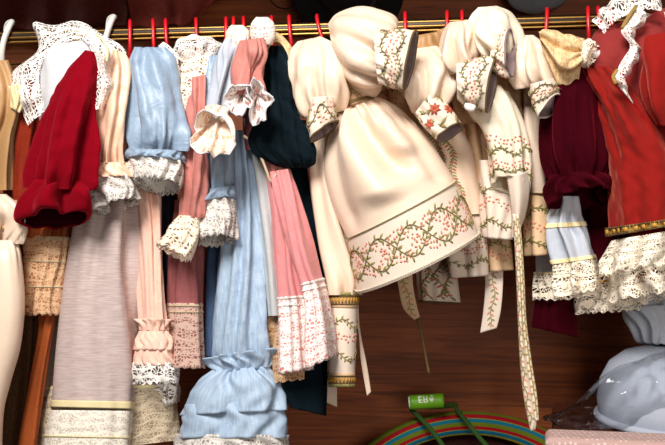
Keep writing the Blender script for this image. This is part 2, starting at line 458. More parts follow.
    s = Surf(); s.W = W; s.disp = disp; s.U = U; s.V = V; s.perim = perim; s.length = length; s.nth = nth
    s.cent = W.mean(1)
    mats = [mat] + list(extra_mats)
    if stitch:
        for (kind, kw) in stitch:
            STITCH[kind](s, verts, faces, uvs, midx, mats, r, **kw)
    o = link_mesh(name, verts, faces, mats, parent, uvs, midx)
    if thick and mat not in OPEN_LACE:
        md = o.modifiers.new('hem', 'SOLIDIFY'); md.thickness = thick * S; md.offset = -1
        if lining:
            o.data.materials.append(M[lining]); md.material_offset = len(o.data.materials) - 1
    o_surf[o.name] = s
    return o
o_surf = {}

def wrap(parent, name, src, v0, v1, mat, off=0.8, thick=0.5, stitch=None):
    """A band lying on a loft between v0 and v1."""
    s0 = o_surf[src.name]
    vs_ = np.linspace(v0, v1, 7); nth = s0.nth
    uu, vv = np.meshgrid(np.arange(nth) / nth, vs_)
    base = sample(s0, uu, vv); n = base - 0
    cen = base.mean(1, keepdims=True)
    d = base - cen; d /= np.linalg.norm(d, axis=2, keepdims=True) + 1e-9
    W = base + d * off * S
    s = Surf(); s.W = W; s.U = np.arange(nth) / nth; s.V = np.linspace(0, 1, 7); s.perim = s0.perim; s.length = (v1 - v0) * s0.length; s.nth = nth
    s.cent = W.mean(1); s.disp = s0.disp[-7:]
    faces, uvs, verts = [], [], W.reshape(-1, 3).tolist()
    for i in range(6):
        for j in range(nth):
            j2 = (j + 1) % nth
            faces.append((i * nth + j, (i + 1) * nth + j, (i + 1) * nth + j2, i * nth + j2))
            a0, a1, b0, b1 = j / nth * s.perim * S, (j + 1) / nth * s.perim * S, i / 6 * s.length * S, (i + 1) / 6 * s.length * S
            uvs += [(a0, b0), (a0, b1), (a1, b1), (a1, b0)]
    midx = [0] * len(faces); mats = [mat]; r = rng_for(name)
    for (kind, kw) in (stitch or []): STITCH[kind](s, verts, faces, uvs, midx, mats, r, **kw)
    o = link_mesh(name, verts, faces, mats, parent, uvs, midx); o_surf[o.name] = s
    md = o.modifiers.new('hem', 'SOLIDIFY'); md.thickness = thick * S; md.offset = -1
    return o

def sample(s, u, v):
    """Points and outward normals on a loft at u (fraction round) and v (fraction along)."""
    u = np.asarray(u) % 1.0; v = np.clip(np.asarray(v), 0, 1)
    fi = np.interp(v, s.V, np.arange(len(s.V)))
    i0 = np.clip(fi.astype(int), 0, len(s.V) - 2); fi = fi - i0
    fj = u * s.nth; j0 = fj.astype(int) % s.nth; fj = fj - np.floor(fj); j1 = (j0 + 1) % s.nth
    W = s.W
    p00, p01, p10, p11 = W[i0, j0], W[i0, j1], W[i0 + 1, j0], W[i0 + 1, j1]
    fi, fj = fi[..., None], fj[..., None]
    p = (p00 * (1 - fj) + p01 * fj) * (1 - fi) + (p10 * (1 - fj) + p11 * fj) * fi
    n = np.cross(p10 - p00, p01 - p00)
    n /= np.linalg.norm(n, axis=-1, keepdims=True) + 1e-12
    out = p - s.cent[i0]
    sg = np.sign((n * out).sum(-1, keepdims=True)); sg[sg == 0] = 1
    return p + n * sg * 0.45 * S

def mat_slot(mats, name):
    if name not in mats: mats.append(name)
    return mats.index(name)

def add_poly(s, verts, faces, uvs, midx, slot, pu, pv):
    pts = sample(s, np.array(pu) / s.perim, np.array(pv) / s.length)
    b = len(verts); verts.extend(pts.tolist()); faces.append(tuple(range(b, b + len(pts)))); midx.append(slot)
    uvs.extend([(pu[i] * S, pv[i] * S) for i in range(len(pts))])

def leaf_shape(x, y, ang, ln, wd):
    L = [(0, 0), (0.35, 0.5), (0.7, 0.42), (1, 0), (0.7, -0.42), (0.35, -0.5)]
    c, sn = math.cos(ang), math.sin(ang)
    return [x + (p * ln) * c - (q * wd) * sn for p, q in L], [y + (p * ln) * sn + (q * wd) * c for p, q in L]

def st_vine(s, verts, faces, uvs, midx, mats, r, v=0.5, amp=4, wl=34, phase=0.0, leaf='leaf', stem='stem', ll=4.4, lw=1.7, step=5.0, sw=0.35, u0=0, u1=1):
    """A waving stem with paired leaves, running round the tube."""
    n = max(1, round(s.perim / wl)); wl = s.perim / n
    a, b = mat_slot(mats, stem), mat_slot(mats, leaf)
    f = lambda x: v * s.length + amp * math.sin(2 * math.pi * x / wl + phase)
    xs = np.arange(u0 * s.perim, u1 * s.perim, 1.2)
    for x in xs:
        x2 = x + 1.2
        add_poly(s, verts, faces, uvs, midx, a, [x, x2, x2, x], [f(x) - sw, f(x2) - sw, f(x2) + sw, f(x) + sw])
    x, k = u0 * s.perim, 0
    while x < u1 * s.perim:
        slope = math.atan((f(x + .5) - f(x - .5)))
        sd = 1 if k % 2 else -1
        px, py = leaf_shape(x, f(x), slope + sd * 0.95 + r.uniform(-.15, .15), ll * r.uniform(.85, 1.15), lw)
        add_poly(s, verts, faces, uvs, midx, b, px, py)
        x += step * 0.5 * (1 + 0.3 * r.uniform(-1, 1)) * math.cos(slope) ** 0.5; k += 1

def st_bloom(s, verts, faces, uvs, midx, mats, r, v=0.5, amp=3, wl=34, phase=0.0, mat='bloom', size=2.0, step=1.9, zig=1.3, u0=0, u1=1):
    """Small coral stitches following a wave."""
    n = max(1, round(s.perim / wl)); wl = s.perim / n
    a = mat_slot(mats, mat); x, k = u0 * s.perim, 0
    while x < u1 * s.perim:
        y = v * s.length + amp * math.sin(2 * math.pi * x / wl + phase) + zig * (1 if k % 2 else -1)
        px, py = leaf_shape(x, y, r.uniform(-1, 1) + (0.8 if k % 2 else -0.8), size * r.uniform(.8, 1.3), size * .7)
        add_poly(s, verts, faces, uvs, midx, a, px, py)
        x += step; k += 1

def st_climb(s, verts, faces, uvs, midx, mats, r, u=0.25, amp=3, wl=36, v0=0, v1=1, phase=0, leaf='leaf', bloom='bloom', ll=4.2, lw=1.8, step=3.2):
    """A vine climbing along the tube, with leaves and coral buds."""
    a, b, c = mat_slot(mats, 'stem'), mat_slot(mats, leaf), mat_slot(mats, bloom)
    g = lambda y: u * s.perim + amp * math.sin(2 * math.pi * y / wl + phase)
    y = v0 * s.length; k = 0
    while y < v1 * s.length:
        add_poly(s, verts, faces, uvs, midx, a, [g(y) - .45, g(y) + .45, g(y + 1.2) + .45, g(y + 1.2) - .45], [y, y, y + 1.2, y + 1.2]); y += 1.2
    y = v0 * s.length
    while y < v1 * s.length:
        sd = 1 if k % 2 else -1
        px, py = leaf_shape(g(y), y, math.pi / 2 - sd * 0.9 + r.uniform(-.2, .2), ll, lw)
        add_poly(s, verts, faces, uvs, midx, b if k % 5 < 3 else c, px, py)
        y += step * .5; k += 1

def st_bigflower(s, verts, faces, uvs, midx, mats, r, u=0.25, v=0.5, size=10, mat='scarlet', rot=0.0):
    """One large flower with long outlined leaves."""
    a, b, c = mat_slot(mats, mat), mat_slot(mats, 'leaf'), mat_slot(mats, 'stem')
    x, y = u * s.perim, v * s.length
    for k in range(7):
        an = rot + k * 2 * math.pi / 7
        px, py = leaf_shape(x, y, an, size * .32, size * .16); add_poly(s, verts, faces, uvs, midx, a, px, py)
    for k in range(5):
        an = rot + 0.5 + k * 1.1
        px, py = leaf_shape(x + math.cos(an) * size * .45, y + math.sin(an) * size * .45, an + .3, size * .75, size * .22)
        add_poly(s, verts, faces, uvs, midx, b if k % 2 else c, px, py)

def st_band(s, verts, faces, uvs, midx, mats, r, v=0.5, h=1.5, mat='goldthread', dash=None):
    """A woven stripe or a row of dashes round the tube."""
    a = mat_slot(mats, mat); x = 0; stp = dash[0] if dash else 1.5; on = dash[1] if dash else 1.5
    y = v * s.length
    while x < s.perim:
        add_poly(s, verts, faces, uvs, midx, a, [x, x + on, x + on, x], [y - h, y - h, y + h, y + h]); x += stp

STITCH = dict(vine=st_vine, bloom=st_bloom, climb=st_climb, bigflower=st_bigflower, band=st_band)

def sheet(parent, name, curves, mat, waves=(), thick=0.8, nu=5, nv=6, crump=0.0, uvscale=1.0):
    """Cloth strip spanning two or more curves of (x, y, dy) points; waves (count, amp) grow towards the last curve."""
    r = rng_for(name)
    cs = np.array(curves, float)                      # c x n x 3
    n = cs.shape[1]
    seg = np.linalg.norm(np.diff(cs[:, :, :2].mean(0), axis=0), axis=1)
    dense = np.array([catmull(c, [max(4, int(x / 1.6)) for x in seg]) for c in cs])      # c x m x 3
    m = dense.shape[1]
    segc = np.linalg.norm(np.diff(dense[:, :, :2].mean(1), axis=0), axis=1)
    wdt = np.linalg.norm(np.diff(dense, axis=0), axis=2).mean(1)
    g = np.array([catmull(dense[:, j], [max(4, int(x / 2.0) + 2) for x in wdt]) for j in range(m)])   # m x k x 3
    k = g.shape[1]
    T = np.linspace(0, 1, m); Q = np.linspace(0, 1, k)
    d = np.zeros((m, k)); dn = np.zeros((m, k))
    for (cnt, amp) in waves:
        p0 = r.uniform(0, 6.28)
        w = np.sin(2 * math.pi * cnt * T + p0 + 0.7 * np.sin(2 * math.pi * T * 1.7 + p0))
        d += amp * w[:, None] * (0.15 + 0.85 * Q[None, :])
        w2 = np.cos(2 * math.pi * cnt * T + p0 + 0.4)
        dn += 0.35 * amp * w2[:, None] * Q[None, :]
    if crump:
        for _ in range(6):
            d += crump / 2 * np.sin(2 * math.pi * (r.uniform(1, 5) * T[:, None] + r.uniform(-2, 2) * Q[None, :]) + r.uniform(0, 6.28))
    across = g[:, -1, :2] - g[:, 0, :2]; across /= np.linalg.norm(across, axis=1, keepdims=True) + 1e-6
    X = g[..., 0] + dn * across[:, None, 0]; Y = g[..., 1] + dn * across[:, None, 1]
    W = PW(X, Y, g[..., 2] + d)
    lt = np.r_[0, np.cumsum(np.linalg.norm(np.diff(W[:, k // 2], axis=0), axis=1))]
    lq = np.r_[0, np.cumsum(np.linalg.norm(np.diff(W[m // 2], axis=0), axis=1))]
    faces, uvs = [], []
    for i in range(m - 1):
        for j in range(k - 1):
            faces.append((i * k + j, (i + 1) * k + j, (i + 1) * k + j + 1, i * k + j + 1))
            uvs += [(lt[i], lq[j]), (lt[i + 1], lq[j]), (lt[i + 1], lq[j + 1]), (lt[i], lq[j + 1])]
    o = link_mesh(name, W.reshape(-1, 3), faces, mat, parent, np.array(uvs) * uvscale)
    if thick and mat not in OPEN_LACE:
        md = o.modifiers.new('thickness', 'SOLIDIFY'); md.thickness = thick * S; md.offset = 0
    return o

def tube_w(parent, name, pts, rad, mat, ns=10, sub=6, closed=False, smooth=True):
    """A round cord through world points; rad in metres (a number or one per point)."""
    pts = np.array([list(p) for p in pts], float)
    rad = np.full(len(pts), rad) if np.isscalar(rad) else np.array(rad, float)
    if not closed:
        q = catmull(np.c_[pts, rad], sub) if smooth else np.c_[pts, rad]
        pts, rad = q[:, :3], q[:, 3]
    n = len(pts)
    verts = []
    ref = None
    for i in range(n):
        if closed: t = pts[(i + 1) % n] - pts[i - 1]
        else: t = pts[min(i + 1, n - 1)] - pts[max(i - 1, 0)]
        t /= np.linalg.norm(t) + 1e-12
        if ref is None:
            ref = np.array([0, 0, 1.0]) if abs(t[2]) < .9 else np.array([1.0, 0, 0])
        x = ref - t * (ref @ t); x /= np.linalg.norm(x) + 1e-12; ref = x
        y = np.cross(t, x)
        for j in range(ns):
            an = 2 * math.pi * j / ns
            verts.append(pts[i] + rad[i] * (math.cos(an) * x + math.sin(an) * y))
    ld = np.r_[0, np.cumsum(np.linalg.norm(np.diff(pts, axis=0), axis=1))]
    faces, uvs = [], []
    R = range(n) if closed else range(n - 1)
    for i in R:
        i2 = (i + 1) % n
        for j in range(ns):
            j2 = (j + 1) % ns
            faces.append((i * ns + j, i2 * ns + j, i2 * ns + j2, i * ns + j2))
            v0 = ld[i]; v1 = ld[i2] if i2 else ld[i] + .002
            uvs += [(j / ns * .02, v0), (j / ns * .02, v1), ((j + 1) / ns * .02, v1), ((j + 1) / ns * .02, v0)]
    if not closed:
        for row in (0, n - 1):
            f = tuple(row * ns + j for j in range(ns))
            faces.append(f[::-1] if row else f); uvs += [(0, 0)] * ns
    return link_mesh(name, verts, faces, mat, parent, uvs)

def tube(parent, name, pts, rad_px, mat, **kw):
    rad = rad_px * S if np.isscalar(rad_px) else [x * S for x in rad_px]
    return tube_w(parent, name, [P(*p) for p in pts], rad, mat, **kw)

def edge_piping(o, parent, mat, rad=0.9, row=-1, name='piping'):
    s = o_surf[o.name]
    pts = s.W[row][::2]
    return tube_w(parent, name, pts, rad * S, mat, ns=6, closed=True)

def box(parent, name, lo, hi, mat, bev=0.003):
    import bmesh
    bm = bmesh.new()
    bmesh.ops.create_cube(bm, size=1)
    lo, hi = Vector(lo), Vector(hi)
    for v in bm.verts:
        v.co = Vector([(lo[i] + hi[i]) / 2 + v.co[i] * (hi[i] - lo[i]) for i in range(3)])
    if bev: bmesh.ops.bevel(bm, geom=bm.edges[:], offset=bev, segments=2, affect='EDGES')
    bm.verts.index_update()
    vs = [list(v.co) for v in bm.verts]; fs = [tuple(v.index for v in f.verts) for f in bm.faces]
    bm.free()
    return link_mesh(name, vs, fs, mat, parent, smooth=False)

def thing(name, label, cat, loc, group=None):
    o = bpy.data.objects.new(name, None); COL.objects.link(o)
    o.location = loc; o.empty_display_size = 0.02
    o['label'] = label; o['category'] = cat
    if group: o['group'] = group
    return o

def tag(o, label, cat, group=None):
    o['label'] = label; o['category'] = cat
    if group: o['group'] = group
    return o

def structure(o):
    o['kind'] = 'structure'
    return o

# ------------------------------------------------------------------ the cupboard (setting)
YAW = math.atan2(-72.0, 665.0) * 1.0
def cup(px, dy, z):                                     # a point of the cupboard at eye-relative height z
    p = P(px, 222.5, dy); return (p.x, p.y, CAMZ + z)

def slab(name, pts_px, dy0, dy1, z0, z1, mat):
    a, b = pts_px
    vs = [cup(a, dy0, z0), cup(b, dy0, z0), cup(b, dy1, z0), cup(a, dy1, z0), cup(a, dy0, z1), cup(b, dy0, z1), cup(b, dy1, z1), cup(a, dy1, z1)]
    fs = [(0, 3, 2, 1), (4, 5, 6, 7), (0, 1, 5, 4), (1, 2, 6, 5), (2, 3, 7, 6), (3, 0, 4, 7)]
    return structure(link_mesh(name, vs, fs, mat, None, smooth=False))

WALL = 170
SHELF = -0.735
slab('wall_back', (-260, 930), WALL, WALL + 14, SHELF - 0.03, 0.50, 'wall')
slab('floor', (-260, 930), -230, WALL, SHELF - 0.03, SHELF, 'cabinet')
slab('ceiling', (-260, 930), -95, WALL + 14, 0.47, 0.50, 'cabinet')
slab('wall_left', (-272, -260), -160, WALL + 14, SHELF - 0.03, 0.50, 'cabinet')
slab('wall_right', (930, 942), -160, WALL + 14, SHELF - 0.03, 0.50, 'cabinet')

# the brass rail: a reeded bar
def rail():
    t = thing('clothes_rail', 'long dark bronze rail with bright brass lines carrying all the hangers', 'rail', P(332, 29, 0))
    def bar(name, mat, dyo, pyo, rad, ns):
        pts = []
        for px in np.linspace(-258, 928, 24):
            f = lambda x: 38.5 - 19.0 * x / 665.0 + pyo
            pts.append(P(px, f(px), dyo))
        return tube_w(t, name, pts, rad * S, mat, ns=ns, sub=2)
    bar('rail_core', 'bronze', 0, 0, 7.2, 28)
    for pyo, dyo in ((-4.6, -5.6), (-0.2, -7.2), (4.2, -5.9)):
        bar('brass_reed', 'brass', dyo, pyo, 1.35, 10)
    return t
rail()
RY = lambda px: 38.5 - 19.0 * px / 665.0

# thin green cord behind the rail
tag(tube(None, 'cord', [(-40, 66, 30), (20, 64, 30), (90, 60, 30), (170, 56, 30), (240, 52, 30), (320, 50, 32)], 0.9, 'greencord'),
    'thin green cord stretched just below and behind the rail', 'cord')

# ------------------------------------------------------------------ hangers
def hanger(px, yend, label, lean=0.0, mat='redplastic', top=None, white=False, arm=26):
    ry = RY(px); ty = ry - 14 if top is None else top
    name = 'clothes_hanger'
    t = thing(name, label, 'hanger', P(px, ty, 0), 'white hangers on the rail' if white else 'red hangers on the rail')
    if white:
        pts = [(px - 2, ry + 6, 15), (px - 1, ty + 4, 11), (px + 4, ty, 2), (px + 1, ty + 5, -10), (px - 4, ry + 2, -12), (px - 6, ry + 14, -11), (px - 6 + lean, yend, -6)]
        r = 3.0
    else:
        pts = [(px + 1, ry + 5, 14), (px + 1, ry - 5, 14), (px + 0.5, ty + 1.5, 8), (px, ty, 0), (px, ty + 3, -9), (px + lean * .25, ry, -13), (px + lean * .7, ry + 12, -13), (px + lean, yend, -8)]
        r = 1.8
    tube(t, 'hook', pts, r, mat)
    x = px + lean
    tube(t, 'shoulder_bar', [(x, yend + 16, -arm), (x, yend + 6, -14), (x, yend + 2, 0), (x, yend + 6, 14), (x, yend + 16, arm)], 2.2, mat)
    return t

for px, yend, lean, lab in [
    (130, 56, 0, 'red hanger hook between the white lace collar and the light blue sleeve'),
    (153, 54, 1, 'red hanger hook directly above the light blue satin sleeve'),
    (165.5, 58, 2, 'red hanger hook at the frayed lace right of the light blue sleeve'),
    (196, 52, 2, 'red hanger hook above the fan of white lace collar'),
    (226, 62, 0, 'red hanger hook left of the beige lace oval'),
    (233.5, 60, -1, 'red hanger hook standing behind the beige lace oval'),
    (243.5, 60, 2, 'red hanger hook showing between the beige and white lace ovals'),
    (271.5, 60, 1, 'red hanger hook just right of the white lace oval'),
    (289, 52, 3, 'red hanger hook above the dark teal velvet sleeve'),
    (317, 50, 9, 'leaning red hanger hook between the two largest cream puff sleeves'),
    (405, 50, 1, 'red hanger hook above the wide embroidered cuff that points right'),
    (447, 44, 0, 'red hanger hook behind the narrow cream puff right of the golden strap'),
    (462, 44, 1, 'red hanger hook left of the ivory satin puff sleeve'),
    (547, 46, -2, 'red hanger hook standing above the beige lace puff'),
    (588, 48, 1, 'red hanger hook with a wide bend left of the red velvet bodice'),
    (598, 46, 6, 'red hanger hook just behind the white lace at the red bodice'),
    (610, 46, 6, 'rightmost red hanger hook, low behind the lace collar'),
]:
    hanger(px, yend, lab, lean)
hanger(110, 62, 'angular white hanger hook rising out of the white lace collar', 2, 'whiteplastic', top=17, white=True)
hanger(8, 66, 'white hanger hook at the left edge beside the lace collar', 0, 'whiteplastic', top=22, white=True)

GR = 'doll dresses on the rail'
def garment(label, px, py, dy, name='doll_dress', cat='dress', group=GR):
    return thing(name, label, cat, P(px, py, dy), group)

FR = lambda k, amp: ('lin', k, amp, 0.35, 1.0)
M['lace_peach'] = lace('peach lace', (250, 230, 212), cell=0.005, motif=0.018, back=(222, 180, 150), fill=0.36, thread=0.3)
M['lace_trim'] = lace('white lace with pink net', (250, 240, 234), cell=0.004, motif=0.014, back=(176, 124, 120), fill=0.40, thread=0.34)
# ---- far left: cream satin dress, rust dress, amber dress, brown print
g = garment('cream satin dress cut off by the left edge, bulging out smooth and plain', 0, 240, -50)
loft(g, 'puff_sleeve', [(-34, 196, 6, 194, 10), (-34, 208, 18, 206, 18), (-34, 226, 22, 226, 20), (-34, 242, 17, 244, 14)], 'cream', dy=-52, folds=[('gau', 14, 2.4, 1.0, 0.35), ('one', 5, 2.0, 0, 0)], cap0=True)
loft(g, 'skirt', [(-34, 240, 16, 240, 14), (-34, 262, 21, 258, 22), (-34, 300, 25, 300, 26), (-34, 340, 21, 345, 27), (-34, 378, 11, 382, 26), (-34, 415, 4, 412, 25), (-34, 455, 2, 455, 25)], 'cream', dy=-52, folds=[('gau', 9, 1.2, 0.0, 0.12)], thick=0.8)
g = garment('beige and gold dress top at the left edge below the rail', 0, 100, -35)
loft(g, 'sleeve', [(-28, 62, 6, 60, 8), (-28, 84, 14, 84, 16), (-28, 110, 17, 112, 18), (-28, 136, 12, 140, 16), (-28, 190, 10, 190, 14)], 'gold_satin', dy=-38, folds=[('one', 6, 3.0, 0, 0)], cap0=True)
loft(g, 'collar_tie', [(9, 86, 20, 84, 4), (10, 96, 22, 97, 6), (11, 108, 18, 112, 4)], 'ribbon', dy=-54, folds=[('one', 4, 1.2, 0, 0)], cap0=True, cap1=True)
g = garment('dark rust velvet dress wedged left of the crimson sleeve', 20, 160, -30)
loft(g, 'sleeve', [(22, 82, 38, 76, 8), (10, 112, 44, 106, 18), (3, 150, 44, 150, 22), (0, 190, 42, 190, 22), (4, 222, 38, 222, 18)], 'rust', dy=-22, folds=[('one', 6, 2.5, 0, 0)], cap0=True)
c = loft(g, 'cuff', [(-2, 200, 16, 200, 8), (-4, 214, 17, 214, 9), (-2, 230, 15, 230, 9)], 'lace_tan', dy=-48, folds=[('one', 6, 1.4, 0, 0)], thick=0.5)
g = garment('amber orange dress under the crimson sleeve with a tan lace cuff', 48, 236, -55)
loft(g, 'sleeve', [(44, 112, 66, 106, 8), (39, 140, 76, 140, 15), (38, 180, 76, 186, 17), (33, 214, 74, 214, 18), (27, 238, 70, 238, 16)], 'orange', dy=-14, folds=[('gau', 16, 2.2, 1.0, 0.3), ('one', 5, 2.0, 0, 0)])
c = loft(g, 'lace_cuff', [(24, 235, 70, 237, 17), (23, 262, 68, 264, 19), (23, 290, 64, 290, 20), (25, 313, 61, 313, 20)], 'lace_tan', dy=-16, folds=[('one', 7, 1.6, 0, 0)], scallop=(14, 3, .85), thick=0.5,
         stitch=[('band', dict(v=0.03, h=.8, mat='piping')), ('band', dict(v=0.33, h=.7, mat='piping')), ('band', dict(v=0.66, h=.7, mat='piping'))])
loft(g, 'skirt', [(40, 300, 60, 300, 8), (40, 330, 52, 330, 8), (32, 375, 45, 375, 8), (17, 455, 34, 455, 9)], 'orange', dy=-12, folds=[('one', 4, 1.2, 0, 0)])
g = garment('dark brown printed cotton skirt low at the left edge', 10, 330, 10, name='printed_skirt', cat='skirt')
loft(g, 'skirt', [(-6, 236, 34, 236, 10), (-8, 320, 38, 320, 14), (-10, 400, 34, 400, 16), (-14, 460, 30, 460, 17)], 'brownprint', dy=24, folds=[('lin', 6, 4, .4, 1)])
loft(g, 'waistband', [(-5, 228, 33, 228, 10), (-6, 238, 34, 238, 10)], 'navy', dy=24)

# ---- crimson dress with the white lace collar
g = garment('crimson velvet dress with a big puffed sleeve and a wide white lace collar', 65, 120, -60)
loft(g, 'bodice', [(58, 43, 84, 40, 6), (44, 54, 94, 50, 14), (38, 70, 98, 70, 18), (36, 95, 98, 95, 19), (42, 125, 96, 125, 16)], 'whitecloth', dy=-44, folds=[('one', 5, 1.5, 0, 0)], cap0=True)
sl = loft(g, 'sleeve', [(86, 50, 94, 52, 3), (72, 64, 98, 68, 12), (54, 88, 98, 94, 22), (40, 116, 98, 122, 27), (31, 146, 96, 150, 30), (26, 172, 93, 174, 28), (27, 188, 90, 190, 22)], 'crimson', dy=-72,
          folds=[('gau', 8, 4.0, 1.0, 0.24), ('lin', 4, 2.6, 0.1, 1.0)], cap0=True, crump=0.5, creases=(14, 5.5, 7.0))
loft(sl, 'cuff_frill', [(33, 182, 85, 184, 17, 4), (29, 189, 87, 191, 20, 6), (20, 200, 90, 200, 25, 9), (15, 213, 90, 211, 26, 11), (16, 220, 89, 216, 25, 11), (22, 222, 85, 218, 21, 10)], 'crimson', dy=-76, folds=[('lin', 4, 2.0, 0.4, 1.0), ('gau', 12, 1.2, .1, .3), ('ridge', .29, .0, .33, 1.2, 7, -15), ('ridge', .40, .1, .41, 1.2, 8, 6), ('ridge', .20, .1, .20, 1.2, 8, 7), ('ridge', .14, .2, .12, 1.2, 8, -6), ('ridge', .78, .2, .8, 1.2, 10, -8)], thick=1.4, lining='burgundy')  # darker red inner face: shade inside the cuff put into the colour
lc = sheet(g, 'lace_collar', [
    [(46, 112, -52), (41, 92, -54), (39, 76, -54), (42, 63, -52), (48, 54, -52), (57, 46, -50), (70, 41, -50), (82, 40, -50), (90, 48, -54), (97, 66, -60), (100, 86, -66)],
    [(36, 118, -52), (28, 100, -58), (24, 82, -58), (24, 66, -50), (36, 54, -46), (48, 40, -46), (62, 35, -42), (78, 31, -44), (96, 38, -54), (110, 54, -62), (108, 80, -70)],
    [(29, 125, -48), (16, 102, -54), (9, 82, -48), (14, 70, -40), (38, 50, -30), (33, 24, -40), (52, 25, -30), (74, 21, -36), (100, 32, -48), (126, 54, -58), (113, 80, -68)]], 'lace_white', waves=[(6, 3.0)], thick=0.5)
lf = sheet(g, 'lace_frill', [
    [(83, 31, -76), (91, 46, -82), (97, 62, -84), (97, 84, -84), (95, 110, -82)],
    [(90, 30, -82), (102, 46, -90), (103, 64, -90), (107, 82, -88), (101, 108, -84)],
    [(97, 33, -78), (112, 49, -84), (108, 68, -80), (114, 84, -80), (106, 104, -78)]], 'lace_white', waves=[(2.5, 2.0)], thick=0.5)
tube(lf, 'ribbon_edge', [(96, 34, -84), (104, 42, -90), (108, 52, -90), (107, 62, -88)], 1.0, 'ribbon')

# ---- lilac muslin dress
g = garment('long lilac muslin dress ending in ivory lace below a yellow ribbon', 95, 300, -15)
sk = loft(g, 'skirt', [(84, 150, 132, 150, 16), (77, 196, 137, 194, 24), (68, 245, 138, 245, 29), (60, 300, 138, 300, 32), (53, 360, 136, 360, 34), (49, 407, 133, 409, 35)], 'lilac', dy=-18, folds=[('gau', 4, 5.0, 0.15, 0.4), ('lin', 6, 2.0, .3, .8)], cap0=True)
wrap(g, 'ribbon', sk, .972, .999, 'ribbon', off=1.2)
h = loft(g, 'lace_hem', [(48, 410, 133, 411, 35), (44, 428, 132, 430, 36), (40, 458, 131, 458, 37)], 'lace_hem', dy=-18, follow=sk, thick=0.4, stitch=[('band', dict(v=.55, h=.8, mat='ribbon'))])
u = loft(g, 'underskirt', [(72, 196, 90, 196, 14), (62, 236, 100, 236, 22), (53, 300, 100, 300, 26), (45, 372, 170, 376, 30), (42, 396, 176, 402, 32)], 'greige', dy=18, folds=[('lin', 8, 3.0, .3, 1.0)])
loft(u, 'lace_hem', [(42, 386, 174, 384, 32), (38, 420, 177, 410, 33), (33, 458, 180, 440, 34)], 'lace_hemdark', dy=16, folds=[('one', 8, 2.4, 0, 0)], stitch=[('band', dict(v=.03, h=1.4, mat='ribbon'))])

# ---- peach dress
g = garment('peach satin dress with a ruffled lace cuff right of the crimson sleeve', 112, 130, -60)
sl = loft(g, 'sleeve', [(110, 48, 122, 52, 5), (103, 66, 128, 66, 13), (98, 92, 129, 92, 19), (95, 122, 128, 122, 22), (92, 146, 127, 146, 22), (92, 163, 126, 163, 17)], 'peach', dy=-60, folds=[('gau', 15, 2.2, 1.0, 0.25), ('one', 5, 2.6, 0, 0)], cap0=True, crump=.5)
loft(sl, 'cuff_ruffle', [(92, 162, 126, 162, 17), (90, 171, 130, 170, 19, 2), (89, 180, 133, 178, 21, 3)], 'peach', dy=-61, folds=[('lin', 11, 2.0, .4, 1.0)], thick=0.7)
loft(sl, 'lace_frill', [(92, 172, 130, 171, 17), (91, 188, 135, 186, 20, 4), (96, 210, 137, 199, 22, 6)], 'lace_grey', dy=-60, folds=[('lin', 8, 3.4, .3, 1.0)], scallop=(18, 2.5, .6), thick=0.5)
lg = loft(g, 'trouser_leg', [(134, 186, 160, 186, 8), (136, 220, 160, 220, 11), (137, 262, 161, 262, 12), (139, 300, 164, 300, 12), (141, 330, 168, 330, 11)], 'peach_matte', dy=-24, folds=[('one', 6, 2.2, 0, 0)])
loft(lg, 'ruffle', [(137, 319, 171, 320, 15, 1), (140, 326, 167, 327, 12, 1), (141, 333, 168, 333, 11)], 'peach_matte', dy=-25, folds=[('lin', 12, 2.0, 1.0, .5)], thick=0.6)
loft(lg, 'ruffle_tier', [(140, 331, 169, 331, 11), (136, 340, 172, 340, 15), (134, 350, 174, 350, 17)], 'peach_matte', dy=-26, folds=[('lin', 13, 1.6, .6, 1.0)], thick=0.6)
loft(lg, 'ruffle_tier', [(136, 344, 172, 344, 14), (134, 354, 175, 355, 17), (133, 365, 176, 365, 18)], 'peach_matte', dy=-25, folds=[('lin', 9, 1.4, .6, 1.0)], thick=0.6)
loft(lg, 'lace_frill', [(133, 362, 176, 362, 17), (132, 373, 177, 373, 19), (132, 383, 177, 381, 20)], 'lace_white', dy=-25, folds=[('lin', 9, 1.8, .6, 1.0)], scallop=(16, 2.5, .5), thick=0.5)

# ---- light blue satin dress
g = garment('light blue satin dress with a narrow puffed sleeve over white lace frills', 155, 120, -65)
sl = loft(g, 'sleeve', [(136, 47, 160, 47, 7), (130, 60, 170, 58, 15), (127, 88, 176, 84, 21), (126, 116, 180, 112, 25), (125, 138, 184, 136, 25), (128, 149, 182, 151, 18)], 'blue', dy=-64, folds=[('gau', 15, 2.4, 1.0, 0.2), ('one', 5, 3.2, 0, 0)], cap0=True, crump=.6)
loft(sl, 'cuff_ruffle', [(128, 148, 182, 150, 18), (126, 153, 184, 157, 21, 2), (126, 159, 185, 164, 22, 5)], 'blue', dy=-66, folds=[('lin', 12, 2.4, .4, 1.0)], thick=0.7)
loft(sl, 'lace_frill', [(128, 152, 182, 157, 18, 1), (130, 168, 184, 176, 22, 6), (134, 180, 181, 188, 24, 8)], 'lace_grey', dy=-65, folds=[('lin', 8, 3.6, .3, 1.0)], scallop=(22, 3, .6), thick=0.5)
sheet(g, 'lace_collar', [[(158, 46, -52), (166, 52, -56), (171, 64, -58), (173, 80, -58), (173, 98, -56)], [(163, 42, -48), (174, 50, -52), (179, 64, -52), (180, 82, -52), (177, 100, -50)]], 'lace_fine', waves=[(4, 1.6)], thick=0.5)
loft(g, 'skirt', [(152, 170, 176, 170, 10), (158, 220, 174, 220, 14), (160, 300, 174, 300, 16), (156, 366, 178, 366, 17)], 'navy', dy=10, folds=[('one', 5, 2, 0, 0)])
loft(g, 'lace_hem', [(155, 364, 178, 364, 16), (153, 384, 177, 384, 17), (153, 405, 174, 402, 18)], 'lace_white', dy=8, folds=[('one', 6, 2, 0, 0)], scallop=(12, 2, .7))

